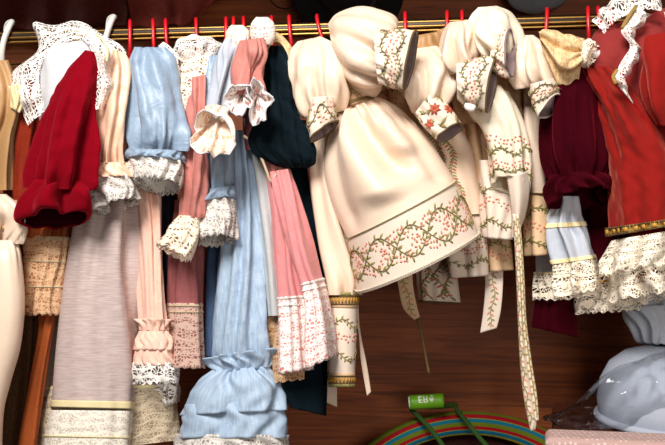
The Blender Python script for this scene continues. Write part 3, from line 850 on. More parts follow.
# ---- dusty rose dress
g = garment('dusty rose dress with a beige lace yoke and a long lace flared cuff', 192, 150, -50)
sheet(g, 'lace_collar', [
    [(183, 62, -50), (186, 58, -52), (192, 58, -54), (199, 58, -54), (206, 58, -52), (213, 58, -48)],
    [(174, 56, -54), (180, 46, -58), (190, 42, -60), (200, 42, -60), (211, 42, -56), (221, 48, -48)],
    [(171, 52, -50), (177, 41, -52), (189, 35, -54), (202, 36, -54), (213, 38, -50), (223, 45, -44)]], 'lace_fine', waves=[(4, 2.5)], thick=0.5)
loft(g, 'yoke', [(186, 54, 212, 52, 8), (178, 70, 213, 68, 15), (171, 90, 212, 86, 19), (168, 108, 206, 104, 17), (170, 120, 200, 120, 12)], 'lace_cream', dy=-46, folds=[('one', 5, 2.4, 0, 0)], cap0=True)
loft(g, 'yoke_lining', [(188, 55, 211, 54, 7), (179, 72, 212, 70, 13), (173, 92, 210, 88, 16), (172, 118, 200, 118, 11)], 'lace_tan', dy=-45)
sl = loft(g, 'sleeve', [(188, 78, 208, 74, 9), (185, 105, 207, 105, 14), (183, 145, 206, 145, 16), (181, 188, 203, 188, 16), (179, 217, 201, 218, 11)], 'dusty', dy=-58, folds=[('gau', 12, 2.0, 1.0, 0.15), ('one', 6, 2.4, 0, 0)], cap0=True, crump=.5)
loft(sl, 'lace_cuff', [(179, 215, 202, 216, 11), (168, 229, 200, 235, 17, 2), (156, 242, 190, 260, 21, 3)], 'lace_cream', dy=-60, folds=[('lin', 6, 3.0, .3, 1.0)], scallop=(16, 3, .6), thick=0.6)
ms = loft(g, 'skirt', [(178, 200, 202, 200, 10), (174, 250, 201, 250, 15), (172, 306, 199, 306, 17)], 'mauve', dy=-18, folds=[('one', 6, 2.8, 0, 0)])
loft(g, 'lace_hem', [(171.5, 303, 199, 303, 17.5), (171, 335, 200, 335, 18), (169, 367, 202, 367, 20)], 'lace_mauve', dy=-18, follow=ms, scallop=(14, 2, .8), stitch=[('band', dict(v=.04, h=1.0, mat='piping')), ('band', dict(v=.14, h=.7, mat='piping'))], thick=0.4)

# ---- white and pale blue dress, cream lace cuff turned to the viewer
g = garment('pale blue white dress with one slim sleeve ending in an open cream lace cuff', 220, 90, -75)
loft(g, 'shoulder_lace', [(231, 25, 243, 25, 4), (226, 32, 249, 31, 8), (226, 42, 250, 41, 9), (230, 50, 246, 50, 6)], 'lace_peach', dy=-74, cap0=True, cap1=True)
sl = loft(g, 'sleeve', [(227, 38, 246, 36, 6), (219, 52, 243, 54, 12), (212, 72, 239, 78, 15), (206, 94, 234, 100, 16), (205, 110, 231, 114, 13)], 'palecloth', dy=-76, folds=[('one', 6, 2.0, 0, 0)], cap0=True, crump=.4)
rf = loft(sl, 'lace_cuff', [(206, 106, 231, 110, 12, 3, -80), (207, 118, 227, 120, 8, 9, -88), (198, 126, 232, 131, 6, 18, -97), (189, 130, 233, 143, 5, 25, -104)], 'lace_peach', folds=[('lin', 4, 4.0, .2, 1.0), ('ridge', .72, .3, .70, 1.1, 9, -12), ('ridge', .85, .3, .86, 1.1, 7, -8)], scallop=(14, 1.5, .8), thick=0.7)
edge_piping(rf, rf, 'whitecloth', 0.75, name='scalloped_edge')

# ---- light blue linen dress with the tiered hem
g = garment('long light blue linen dress with a gathered frill and tiered hem', 235, 300, -20)
sl = loft(g, 'sleeve', [(209, 56, 222, 54, 6), (204, 80, 224, 78, 12), (201, 115, 230, 115, 15), (200, 150, 234, 150, 16), (198, 176, 236, 173, 17), (201, 197, 234, 190, 13)], 'blue', dy=-50, folds=[('gau', 14, 2.4, 1.0, 0.16), ('one', 5, 2.4, 0, 0)], cap0=True, crump=.5)
loft(sl, 'cuff_ruffle', [(201, 190, 234, 184, 13), (199, 198, 235, 192, 17, 3), (199, 206, 235, 200, 18, 5)], 'blue', dy=-53, folds=[('lin', 10, 2.4, .4, 1.0)], thick=0.6)
loft(sl, 'lace_frill', [(201, 198, 234, 194, 14, 2), (199, 218, 235, 215, 19, 5), (200, 240, 234, 238, 21, 6)], 'lace_grey', dy=-52, folds=[('lin', 7, 3.8, .3, 1.0)], scallop=(18, 3, .6), thick=0.5)
sk = loft(g, 'skirt', [(230, 130, 250, 130, 8), (227, 170, 256, 170, 14), (224, 210, 261, 210, 20), (220, 260, 266, 260, 25), (216, 310, 269, 310, 28), (214, 348, 271, 346, 28), (220, 370, 267, 367, 20)], 'blue_pale', dy=-22, folds=[('gau', 11, 2.4, 1.0, .1), ('lin', 6, 3.4, .6, 1.0)], cap0=True, crump=.5)
loft(sk, 'frill_heading', [(204, 360, 277, 350, 27, 3), (211, 366, 272, 359, 23, 2), (216, 373, 268, 368, 18)], 'blue_pale', dy=-25, folds=[('lin', 10, 4.0, 1.0, .5)], thick=0.7)
loft(sk, 'ruffle_tier', [(214, 370, 268, 366, 17), (199, 382, 277, 378, 26), (187, 398, 283, 394, 30), (181, 415, 287, 410, 31)], 'blue_pale', dy=-27, folds=[('gau', 14, 2.4, 0.0, .35), ('lin', 6, 3.0, .3, 1.0)], crump=.6, thick=0.7)
loft(sk, 'ruffle_tier', [(186, 404, 284, 402, 28), (181, 420, 287, 420, 31), (178, 438, 288, 438, 33)], 'blue_pale', dy=-25, folds=[('lin', 6, 2.6, .8, 1.0)], crump=.6, thick=0.7)
loft(sk, 'lace_hem', [(179, 434, 288, 435, 31), (177, 446, 289, 446, 33), (176, 458, 290, 458, 34)], 'lace_grey', dy=-25, folds=[('one', 7, 2.6, 0, 0)], thick=0.5)
loft(g, 'skirt_panel', [(226, 150, 246, 150, 8), (214, 200, 236, 200, 12), (208, 250, 232, 250, 15), (206, 310, 228, 310, 16), (204, 356, 224, 356, 17)], 'blue_dark', dy=4, folds=[('one', 5, 2, 0, 0)])

# ---- pink sleeve with a double lace ruffle
g = garment('salmon pink dress whose short sleeve ends in a white lace ruffle', 250, 70, -90)
loft(g, 'shoulder_lace', [(256, 17, 268, 17, 4), (251, 24, 274, 23, 8), (250, 36, 276, 35, 9), (254, 45, 272, 45, 6)], 'lace_speck', dy=-80, cap0=True, cap1=True)
loft(g, 'bodice', [(248, 42, 262, 42, 10), (244, 60, 264, 60, 26), (242, 100, 262, 100, 30), (244, 150, 258, 150, 28)], 'mauve', dy=-20, cap0=True)
sl = loft(g, 'sleeve', [(243, 40, 260, 38, 5), (239, 52, 264, 50, 12), (237, 70, 265, 68, 15), (236, 95, 266, 95, 13)], 'dusty', dy=-92, folds=[('one', 6, 2.2, 0, 0)], cap0=True)
rf = loft(sl, 'lace_ruffle', [(237, 86, 249, 86, 8, 2, -94), (236, 93, 248, 94, 5, 5, -100), (230, 95, 250, 97, 4, 11, -108), (226, 96, 252, 100, 4, 15.5, -113)], 'lace_trim', folds=[('lin', 5, 2.6, .3, 1.0), ('lin', 3, 2.0, .2, 1.0)], scallop=(10, 2.0, .6), thick=0.6)
edge_piping(rf, rf, 'whitecloth', 0.75, name='scalloped_edge')
rf = loft(sl, 'lace_ruffle', [(252, 86, 263, 86, 8, 2, -94), (253, 94, 261, 94, 4, 6, -100), (249, 98, 265, 98, 4, 15, -108), (247, 101, 268, 100, 4, 22, -113)], 'lace_trim', folds=[('lin', 5, 2.6, .3, 1.0), ('lin', 3, 2.0, .2, 1.0)], scallop=(10, 2.0, .6), thick=0.6)
edge_piping(rf, rf, 'whitecloth', 0.75, name='scalloped_edge')

# ---- dark teal velvet dress
g = garment('dark teal velvet dress with a beige lace neck and a long straight skirt', 295, 150, -50)
sheet(g, 'lace_neck', [[(268, 64, -62), (268, 50, -64), (275, 42, -66), (283, 46, -66), (289, 60, -64), (293, 84, -60)], [(264, 56, -58), (266, 42, -60), (276, 33, -62), (287, 40, -60), (294, 56, -58), (297, 82, -54)]], 'lace_beigepuff', waves=[(3, 1.5)], thick=0.8)
sl = loft(g, 'sleeve', [(269, 45, 282, 46, 6), (264, 64, 290, 62, 14), (263, 92, 294, 90, 19), (258, 116, 300, 116, 23), (246, 136, 309, 138, 27), (248, 150, 315, 154, 26), (266, 163, 313, 163, 20), (282, 168, 306, 168, 9)], 'teal', dy=-58, folds=[('one', 6, 2.6, 0, 0), ('gau', 12, 1.6, 1.0, .25)], cap0=True, cap1=True, crump=.9)
sk = loft(g, 'skirt', [(286, 150, 312, 150, 12), (290, 180, 315, 180, 15), (295, 230, 320, 230, 18), (292, 300, 323, 300, 20), (286, 360, 324, 360, 22), (284, 386, 324, 390, 22), (292, 408, 323, 415, 22)], 'teal', dy=-12, folds=[('lin', 6, 3.0, .3, 1.0)], cap0=True, thick=0.8)

# ---- grey and pink pinafore pieces
g = garment('dove grey dress with a tan lace hem hanging left of the pink skirt', 268, 250, -30)
gs = loft(g, 'skirt', [(243, 118, 258, 122, 6), (252, 150, 268, 152, 9), (257, 182, 274, 182, 10), (261, 228, 279, 228, 13), (265, 280, 284, 280, 15), (268, 316, 288, 315, 15)], 'grey', dy=-34, folds=[('one', 6, 2.2, 0, 0)], cap0=True)
loft(g, 'lace_hem', [(267, 312, 300, 312, 15), (267, 345, 303, 345, 17), (270, 382, 306, 378, 18)], 'lace_tan', dy=-22, folds=[('one', 6, 2.2, 0, 0)], scallop=(12, 2, .8), stitch=[('band', dict(v=.04, h=.9, mat='piping'))])
g = garment('rose pink dress with two skirt folds ending in deep white lace', 295, 250, -50)
b1 = loft(g, 'bodice', [(250, 136, 262, 134, 5), (258, 148, 274, 148, 9), (266, 164, 281, 162, 10), (270, 178, 285, 172, 8)], 'dusty', dy=-54, folds=[('one', 5, 1.2, 0, 0)], cap0=True)
tube(b1, 'neck_piping', [(244, 136, -66), (253, 143, -68), (261, 157, -69), (267, 172, -69), (270.5, 181, -67), (275, 176, -67), (280, 169, -64)], 1.3, 'piping')
s2 = loft(g, 'skirt_fold', [(268, 176, 281, 175, 7), (272, 205, 291, 205, 12), (276, 245, 300, 245, 15), (280, 300, 304, 298, 16)], 'pink', dy=-50, folds=[('gau', 9, 2.0, 0, .3), ('lin', 5, 2.6, .5, 1.0)], cap0=True)
loft(s2, 'lace_hem', [(279.5, 297, 304.5, 295, 16.5), (281, 333, 307, 331, 18), (281, 372, 310, 368, 19)], 'lace_pink', dy=-50, follow=s2, scallop=(14, 2.4, .85), thick=0.5, stitch=[('band', dict(v=.02, h=1.1, mat='lace_fine')), ('band', dict(v=.12, h=.7, mat='lace_fine'))])
s1 = loft(g, 'skirt_fold', [(274, 171, 287, 169, 7), (277, 200, 298, 200, 12), (285, 235, 309, 235, 15), (293, 262, 316, 260, 17), (302, 286, 321, 281, 17)], 'pink', dy=-64, folds=[('gau', 9, 2.0, 0, .3), ('lin', 5, 2.6, .5, 1.0)], cap0=True)
loft(s1, 'lace_hem', [(302, 283, 321, 278, 17.5), (305, 308, 328, 303, 19), (304, 340, 334, 332, 21), (303, 368, 336, 354, 22)], 'lace_pink', dy=-64, follow=s1, scallop=(14, 2.4, .85), thick=0.5, stitch=[('band', dict(v=.02, h=1.1, mat='lace_fine')), ('band', dict(v=.10, h=.7, mat='lace_fine'))])

# ---- cream satin dress with trouser cuff (left cream)
VINE = lambda v=.5, amp=4, wl=30, ph=0.0, **k: ('vine', dict(v=v, amp=amp, wl=wl, phase=ph, **k))
BLOOM = lambda v=.5, amp=3, wl=30, ph=1.6, **k: k.setdefault('size', 2.6) and ('bloom', dict(v=v, amp=amp, wl=wl, phase=ph, **k))
g = garment('cream satin dress with a drooping puff sleeve and a gold banded trouser cuff', 320, 150, -45)
sl = loft(g, 'puff_sleeve', [(299, 41, 317, 37, 6), (290, 52, 334, 45, 18), (287, 70, 343, 62, 27), (289, 90, 347, 84, 29), (296, 108, 344, 102, 25), (305, 118, 338, 112, 16), (310, 112, 334, 106, 8)], 'cream', dy=-58, folds=[('gau', 10, 2.6, 0.85, 0.5), ('one', 5, 2.2, 0, 0)], cap0=True, crump=.3, crump_wl=40)
cf = loft(sl, 'cuff', [(312, 97, 331, 96, 9), (310, 110, 334, 106, 10, 1), (308, 126, 337, 117, 10, 2), (310, 141, 338, 121, 9, 4)], 'brocade', dy=-80, folds=[('one', 5, 1.0, 0, 0)], thick=1.0, lining='lining',
          stitch=[VINE(.5, 9, 22, sw=.5), BLOOM(.5, 8, 22, 3.1)])
edge_piping(cf, cf, 'braid', 0.9)
lg = loft(g, 'trouser_leg', [(300, 120, 330, 120, 14), (307, 160, 334, 158, 17), (314, 205, 340, 203, 18), (321, 250, 350, 248, 18), (327, 280, 359, 278, 18), (328, 295, 358, 295, 15)], 'cream', dy=-34, folds=[('gau', 12, 2.2, 1.0, .12), ('one', 5, 2.0, 0, 0)])
loft(lg, 'gold_band', [(327.5, 292, 358.5, 292, 15.5), (328, 308, 358, 308, 15.5)], 'brocade_tan', dy=-34, thick=0.5, stitch=[('band', dict(v=.1, h=2, mat='leaf')), ('band', dict(v=.5, h=2.6, mat='goldthread', dash=(3.2, 2.2))), ('band', dict(v=.28, h=.6, mat='braid')), ('band', dict(v=.75, h=.6, mat='braid'))])
loft(lg, 'embroidered_cuff', [(328, 307, 357.5, 307, 15), (328, 340, 356.5, 340, 15), (329, 375, 355, 375, 14.5)], 'brocade', dy=-34, thick=0.6, stitch=[VINE(.25, 5, 26), BLOOM(.45, 1.5, 26), VINE(.72, 5, 26, 1.5)])
loft(lg, 'gold_band', [(328.5, 373, 355.5, 373, 15), (329.5, 387, 354, 387, 14.5)], 'brocade_tan', dy=-34, thick=0.5, stitch=[('band', dict(v=.88, h=1.6, mat='leaf')), ('band', dict(v=.5, h=2.4, mat='goldthread', dash=(3.2, 2.2))), ('band', dict(v=.22, h=.6, mat='braid')), ('band', dict(v=.74, h=.6, mat='braid'))])
sheet(g, 'ribbon_tail', [[(350, 296, -14), (358, 330, -12), (361, 362, -10), (367, 396, -10)], [(358, 296, -12), (360, 330, -10), (367, 366, -8), (371, 392, -8)]], 'cream', thick=0.8)
sheet(g, 'ribbon_tail', [[(322, 372, 0), (323, 388, 0), (323, 401, 0)], [(336, 372, 2), (337, 390, 2), (337, 407, 2)]], 'cream', thick=0.8)

loft(g, 'sleeve', [(318, 52, 346, 44, 10), (312, 80, 352, 76, 20), (318, 108, 350, 106, 16)], 'tan_satin', dy=8, folds=[('one', 6, 2.4, 0, 0)], cap0=True, cap1=True)
# ---- the big cream dress
g = garment('largest cream satin dress, wide skirt spread to the viewer above a vine embroidered hem', 395, 180, -50)
sl = loft(g, 'puff_sleeve', [(332, 46, 328, 25, 7), (339, 68, 336, 15, 22), (349, 86, 352, 10, 31), (362, 93, 374, 10, 33), (376, 92, 392, 15, 28), (383, 84, 398, 26, 19), (380, 76, 390, 40, 8)], 'cream', dy=-66, folds=[('gau', 10, 2.6, 0.85, 0.5), ('one', 4, 2.6, 0, 0)], cap0=True, crump=.3, crump_wl=40)
cf = loft(sl, 'cuff', [(378, 84, 373, 36, 15), (389, 87, 387, 30, 16, 1), (398, 88, 402, 28, 15, 2), (405, 88, 416, 30, 13, 4)], 'brocade', dy=-98, folds=[('gau', 14, 1.0, 0, .3), ('one', 4, .8, 0, 0)], thick=1.2, lining='lining',
          stitch=[VINE(.28, 3.5, 30), BLOOM(.5, 2.5, 30), VINE(.72, 3.0, 30, 2.2)])
edge_piping(cf, cf, 'braid', 1.0)
loft(g, 'bodice', [(340, 80, 372, 80, 10), (337, 94, 378, 94, 17), (338, 106, 378, 102, 17)], 'brocade_tan', dy=-42, stitch=[VINE(.5, 3, 20), BLOOM(.6, 3, 20)], cap0=True)
tube(g, 'waist_braid', [(336, 112, -58), (344, 106, -62), (353, 101, -64), (364, 98, -62), (374, 97, -56)], 1.5, 'braid')
sk = loft(g, 'skirt', [(342, 110, 376, 98, 12), (334, 122, 396, 108, 25), (326, 145, 418, 126, 36), (324, 170, 435, 148, 42), (331, 203, 447, 168, 45), (347, 238, 455, 181, 46, -3)], 'cream', dy=-50,
          folds=[('gau', 14, 2.6, 0.0, .2), ('ridge', .19, .02, .31, .70, 12, -17), ('ridge', .13, .05, .22, .85, 17, 12), ('ridge', .30, .02, .34, .5, 16, 8), ('ridge', .10, .1, .08, .95, 10, -7), ('ridge', .38, .1, .41, .9, 9, -5)], cap0=True, crump=.35, crump_wl=60)
hb = loft(sk, 'hem_band', [(347, 237, 455, 180, 46.4, -3), (352, 264, 467, 207, 47, -5), (357, 293, 479, 235, 47, -7)], 'brocade', dy=-50, follow=sk, out=.3, thick=1.0,
     stitch=[VINE(.48, 15, 74, ll=6.4, lw=2.2, step=6.4), VINE(.50, 15, 74, 3.1, ll=6.4, lw=2.2, step=6.4), BLOOM(.50, 13, 74, 1.2, size=3.0, step=1.8, zig=1.5), BLOOM(.50, 13, 74, 4.3, size=3.0, step=1.8, zig=1.5), ('band', dict(v=.02, h=.5, mat='stem')), ('band', dict(v=.95, h=.5, mat='ivory', dash=(2.4, 1.4)))])
loft(g, 'sash_end', [(394, 262, 412, 258, 1.6), (398, 286, 413, 284, 1.6), (403, 308, 416, 302, 1.6), (414, 320, 420, 317, 1.2)], 'brocade_tan', dy=-8, cap0=True, cap1=True, stitch=[('climb', dict(u=.25, amp=1.5, wl=30, v0=.05, v1=.95, ll=5, step=5.5))])
tube(g, 'sash_cord', [(417, 318, -6), (421, 332, -6), (425, 352, -6), (429, 374, -6)], [1.6, 1.3, 1.2, 1.6], 'braid')

# ---- cream dress with scarlet flower cuff
g = garment('cream satin dress whose stiff cuff carries a big scarlet flower', 440, 130, -40)
loft(g, 'bodice', [(384, 62, 420, 50, 12), (380, 86, 450, 84, 22), (384, 112, 452, 110, 22), (400, 136, 450, 132, 16)], 'brocade_tan', dy=-6, folds=[('one', 6, 2.4, 0, 0)], cap0=True, cap1=True, stitch=[VINE(.45, 3, 24), BLOOM(.55, 3, 24)])
loft(g, 'shoulder_strap', [(414, 36, 434, 32, 6), (408, 46, 446, 28, 10), (412, 58, 448, 40, 10), (420, 66, 448, 56, 8)], 'gold_satin', dy=-42, folds=[('one', 4, 1.5, 0, 0)], cap0=True, cap1=True)
sl = loft(g, 'puff_sleeve', [(411, 49, 433, 46, 7), (404, 60, 447, 55, 20), (402, 78, 455, 72, 27), (405, 96, 456, 92, 26), (412, 112, 446, 106, 16), (418, 112, 438, 104, 8)], 'cream', dy=-50, folds=[('gau', 10, 2.6, 0.85, 0.5), ('one', 4, 2.4, 0, 0)], cap0=True, crump=.3, crump_wl=40)
cf = loft(sl, 'cuff', [(414, 114, 431, 92, 10), (422, 126, 443, 100, 11, 1), (431, 135, 455, 112, 11, 2), (437, 141, 463, 124, 10, 5)], 'brocade', dy=-72, folds=[('one', 4, .8, 0, 0)], thick=1.0, lining='lining',
          stitch=[('bigflower', dict(u=.14, v=.5, size=18, rot=.4)), ('bigflower', dict(u=.30, v=.35, size=20, rot=2.0)), ('bigflower', dict(u=.42, v=.6, size=17, rot=1.0)), ('bigflower', dict(u=.7, v=.5, size=16))])
edge_piping(cf, cf, 'braid', 0.8)
sk = loft(g, 'skirt', [(412, 108, 452, 104, 14), (416, 130, 462, 124, 20), (422, 160, 473, 154, 23), (430, 190, 479, 186, 25), (438, 217, 483, 214, 26)], 'cream', dy=-14, folds=[('lin', 4, 3.0, .5, 1.0)], cap0=True,
          stitch=[('climb', dict(u=.27, amp=2.5, wl=40, v0=.25, v1=.98, bloom='scarlet', ll=5)), ('climb', dict(u=.20, amp=2.5, wl=40, v0=.25, v1=.98, bloom='scarlet', ll=5))])
loft(sk, 'hem_band', [(438, 216, 483, 213, 26.4), (446, 246, 486, 244, 27), (452, 278, 487, 276, 27)], 'brocade', dy=-14, follow=sk, out=.3, thick=.9,
     stitch=[VINE(.35, 5, 36), BLOOM(.55, 4, 36), VINE(.78, 4, 36, 2), ('band', dict(v=.02, h=.7, mat='braid'))])
g = garment('tan brocade piece with coral leaf sprays showing below the embroidered hem', 437, 270, 5, name='brocade_sleeve', cat='sleeve')
c = loft(g, 'sleeve_body', [(420, 205, 446, 205, 10), (417, 240, 450, 240, 14), (417, 272, 455, 272, 16), (420, 301, 458, 303, 16)], 'brocade', dy=18, folds=[('one', 5, 1.6, 0, 0)], thick=.9,
     stitch=[('climb', dict(u=.15, amp=4, wl=30, v0=.2, v1=.95, ll=5.5)), ('climb', dict(u=.27, amp=4, wl=26, v0=.2, v1=.95, ll=5.5, bloom='scarlet')), ('climb', dict(u=.37, amp=4, wl=30, v0=.2, v1=.95, ll=5.5))])
edge_piping(c, c, 'braid', 0.8, name='hem_piping')

# ---- narrow cream dress, cuff open to the right with a button
g = garment('cream dress whose buttoned embroidered cuff opens right beside the ivory puff', 465, 70, -70)
sl = loft(g, 'puff_sleeve', [(450, 22, 467, 20, 6), (443, 31, 475, 28, 16), (439, 46, 480, 42, 22), (442, 62, 481, 58, 21), (450, 74, 477, 70, 14), (456, 72, 472, 68, 7)], 'cream', dy=-74, folds=[('gau', 10, 2.6, 0.85, 0.5), ('one', 4, 2.2, 0, 0)], cap0=True, crump=.3, crump_wl=32)
cf = loft(sl, 'cuff', [(457, 98, 456, 64, 12), (467, 107, 467, 60, 14, 1), (477, 110, 483, 56, 13, 2), (487, 111, 497, 57, 11, 4)], 'brocade', dy=-94, folds=[('one', 4, .8, 0, 0)], thick=1.1, lining='lining', stitch=[VINE(.25, 3, 24), BLOOM(.5, 2.2, 24), VINE(.72, 3, 24, 2)])
edge_piping(cf, cf, 'braid', 1.0)
bt = loft(cf, 'button', [(464, 106, 465, 103, 1), (466, 110, 469, 103, 3), (472, 112, 475, 105, 3), (475, 110, 476, 107, 1)], 'button', dy=-110, cap0=True, cap1=True)
loft(g, 'sleeve', [(452, 56, 482, 52, 12), (450, 84, 500, 80, 22), (456, 112, 502, 108, 20), (466, 124, 494, 120, 10)], 'tan_satin', dy=-18, folds=[('one', 6, 2.4, 0, 0)], cap0=True, cap1=True)
loft(g, 'skirt', [(456, 88, 480, 86, 12), (462, 120, 486, 120, 16), (472, 160, 492, 160, 18), (478, 200, 496, 200, 18), (484, 240, 508, 240, 18), (486, 272, 512, 270, 18)], 'brocade_tan', dy=-6, folds=[('one', 4, 1.6, 0, 0)], cap0=True, stitch=[VINE(.86, 3, 28), BLOOM(.92, 2.5, 28)], thick=.8)
loft(g, 'sash_end', [(484, 258, 503, 258, 1.4), (485, 286, 503, 286, 1.4), (483, 312, 501, 310, 1.4), (480, 333, 497, 328, 1.2)], 'brocade', dy=-12, cap0=True, cap1=True, stitch=[('climb', dict(u=.25, amp=1.5, wl=30, v0=.05, v1=.95, ll=5, step=5.5))])

# ---- ivory dress
g = garment('ivory satin dress with the highest puff sleeve and an open inside-out lower sleeve', 500, 90, -70)
sl = loft(g, 'puff_sleeve', [(481, 7, 494, 6, 5), (473, 16, 508, 12, 17), (469, 30, 517, 24, 24), (472, 45, 522, 38, 25), (480, 56, 520, 52, 18), (488, 60, 514, 56, 10)], 'ivory', dy=-66, folds=[('gau', 10, 2.6, 0.85, 0.5), ('one', 4, 2.4, 0, 0)], cap0=True, crump=.3, crump_wl=34)
cf = loft(sl, 'cuff', [(489, 66, 491, 46, 9), (497, 73, 499, 37, 11, 1), (505, 77, 505, 31, 11, 3), (511, 76, 509, 30, 11, 5)], 'brocade', dy=-88, folds=[('one', 4, 1.0, 0, 0)], thick=1.1, lining='lining', stitch=[VINE(.3, 3, 22), BLOOM(.6, 2, 22)])
edge_piping(cf, cf, 'lining', 0.9)
ls = loft(g, 'open_sleeve', [(467, 105, 507, 90, 15, 9), (471, 114, 515, 104, 18, 6), (476, 121, 520, 116, 18, 2), (481, 128, 524, 128, 17), (487, 150, 528, 150, 15), (491, 172, 529, 172, 13, 3), (493, 182, 528, 190, 12, 9)], 'ivory', dy=-66, folds=[('one', 4, 1.6, 0, 0)], thick=1.0,
     stitch=[VINE(.62, 4, 26), BLOOM(.50, 2.5, 26), VINE(.86, 3, 26, 1.5), BLOOM(.78, 2.5, 26)])
sheet(g, 'sleeve_placket', [[(506, 172, -74), (510, 196, -72), (512, 216, -68), (512, 238, -64)], [(518, 174, -80), (519, 198, -78), (518, 218, -74), (515, 238, -66)], [(529, 170, -68), (529, 194, -66), (524, 218, -62), (517, 236, -58)]], 'brocade', thick=1.0)
loft(g, 'sleeve', [(494, 62, 514, 60, 10), (492, 82, 530, 78, 20), (500, 110, 532, 108, 22), (508, 126, 528, 126, 12)], 'tan_satin', dy=-28, folds=[('one', 6, 2.4, 0, 0)], cap0=True, cap1=True)
loft(g, 'lining_panel', [(478, 160, 522, 160, 14), (479, 190, 522, 190, 16), (481, 215, 520, 216, 17), (485, 238, 514, 240, 16)], 'brocade', dy=-40, folds=[('one', 4, 1.6, 0, 0)], thick=.8, stitch=[VINE(.35, 5, 34), BLOOM(.55, 4, 34), VINE(.8, 4, 34, 2)])

# ---- cream dress right
g = garment('cream satin dress with small puff and pointed cuff beside the beige lace puff', 535, 90, -60)
sl = loft(g, 'puff_sleeve', [(523, 35, 532, 35, 4), (517, 46, 545, 45, 14), (515, 62, 554, 60, 21), (517, 78, 557, 74, 20), (524, 88, 553, 84, 13), (530, 86, 550, 82, 7)], 'cream', dy=-60, folds=[('gau', 10, 2.6, 0.85, 0.5), ('one', 4, 2.2, 0, 0)], cap0=True, crump=.3, crump_wl=32)
cf = loft(sl, 'cuff', [(530, 84, 553, 78, 11), (529, 94, 557, 84, 12, 2), (532, 108, 560, 89, 11, 4), (540, 119, 561, 94, 10, 6)], 'brocade', dy=-82, folds=[('lin', 3, 2.6, .2, 1.0)], thick=1.1, lining='lining', stitch=[VINE(.3, 3, 24), BLOOM(.55, 2.5, 24), VINE(.75, 2, 24, 2)])
edge_piping(cf, cf, 'brocade', 0.8)
sk = loft(g, 'skirt', [(516, 84, 546, 84, 12), (522, 125, 546, 125, 17), (526, 160, 548, 160, 19), (526, 193, 548.5, 194, 20)], 'cream', dy=-26, folds=[('one', 4, 1.6, 0, 0)], cap0=True)
hb = loft(sk, 'hem_band', [(525.5, 192, 549, 193, 20.4), (526, 224, 549.5, 224, 21), (527, 256, 550, 255, 21)], 'brocade_tan', dy=-26, follow=sk, out=.3, thick=.9, stitch=[VINE(.3, 4, 30), BLOOM(.55, 3, 30), VINE(.78, 4, 30, 2), ('band', dict(v=.02, h=.9, mat='braid'))])

# ---- long embroidered sash
g = garment('long narrow embroidered sash hanging alone down to the striped bag', 522, 236, -70, name='sash', cat='sash', group=None)
loft(g, 'sash_band', [(512, 214, 517, 214, 2.4), (514, 240, 519.5, 240, 2.6), (516, 280, 521.5, 280, 2.8), (517.5, 320, 523.5, 320, 3), (519.5, 360, 526.5, 360, 3), (523, 395, 532, 395, 3), (528, 422, 536, 421, 3), (530, 431, 535, 430, 2)], 'brocade', dy=-84, cap0=True, cap1=True, folds=[('one', 3, .7, 0, 0)],
     stitch=[('climb', dict(u=.2, amp=.9, wl=22, v0=.03, v1=.97, ll=3.4, lw=1.5, step=6.5))])
loft(g, 'corded_edge', [(516, 214, 519, 214, 2.2), (518, 240, 522, 240, 2.6), (520.5, 280, 524.5, 280, 2.6), (522.5, 320, 526.5, 320, 2.6), (526, 360, 531.5, 360, 2.6), (531, 395, 537, 395, 2.6), (535, 421, 539, 420, 2.2)], 'ivory', dy=-88, cap0=True, cap1=True,
     stitch=[('climb', dict(u=.27, amp=.2, wl=14, v0=.02, v1=.98, ll=3.4, lw=1.9, leaf='goldthread', bloom='goldthread', step=8.0))])

# ---- beige lace puff
g = garment('beige dress with a sheer lace puff sleeve under the rail end', 565, 55, -75)
sl = loft(g, 'puff_sleeve', [(541, 44, 539, 33, 5), (549, 62, 546, 28, 14), (558, 76, 558, 27, 20), (570, 79, 573, 32, 20), (580, 72, 585, 40, 13)], 'lace_beigepuff', dy=-78, folds=[('gau', 11, 2.6, 0.95, 0.3), ('one', 5, 2.6, 0, 0)], cap0=True, crump=.8)
loft(sl, 'lace_frill', [(579, 66, 583, 42, 12), (586, 66, 590, 40, 15, 3), (590, 62, 595, 43, 15, 5)], 'lace_cream', dy=-79, folds=[('lin', 6, 2.2, .3, 1.0)], scallop=(12, 1.5, .5), thick=.5)
loft(g, 'skirt', [(548, 70, 580, 68, 12), (548, 120, 576, 120, 15), (546, 170, 574, 170, 16), (545, 216, 574, 214, 17)], 'burgundy', dy=-18, cap0=True)

# ---- burgundy velvet
g = garment('dark burgundy velvet dress with a gathered sleeve left of the brick red one', 575, 150, -55)
sl = loft(g, 'sleeve', [(556, 66, 586, 60, 10), (547, 92, 598, 88, 21), (542, 125, 606, 120, 26), (543, 156, 608, 152, 26), (551, 178, 602, 173, 19)], 'burgundy', dy=-62, folds=[('gau', 11, 3.0, 1.0, .2), ('lin', 5, 3.5, .3, 1.0)], cap0=True)
loft(sl, 'cuff_frill', [(551, 176, 602, 172, 19, 2), (548, 190, 614, 182, 25, 7), (553, 204, 614, 192, 25, 10)], 'burgundy', dy=-64, folds=[('lin', 6, 4.5, .4, 1.0)], thick=1.2)
loft(g, 'skirt', [(546, 200, 590, 200, 16), (541, 250, 592, 250, 19), (538, 300, 578, 302, 20), (535, 328, 577, 337, 20)], 'burgundy', dy=6, folds=[('lin', 6, 2.5, .4, 1.0)], cap0=True, thick=.8)

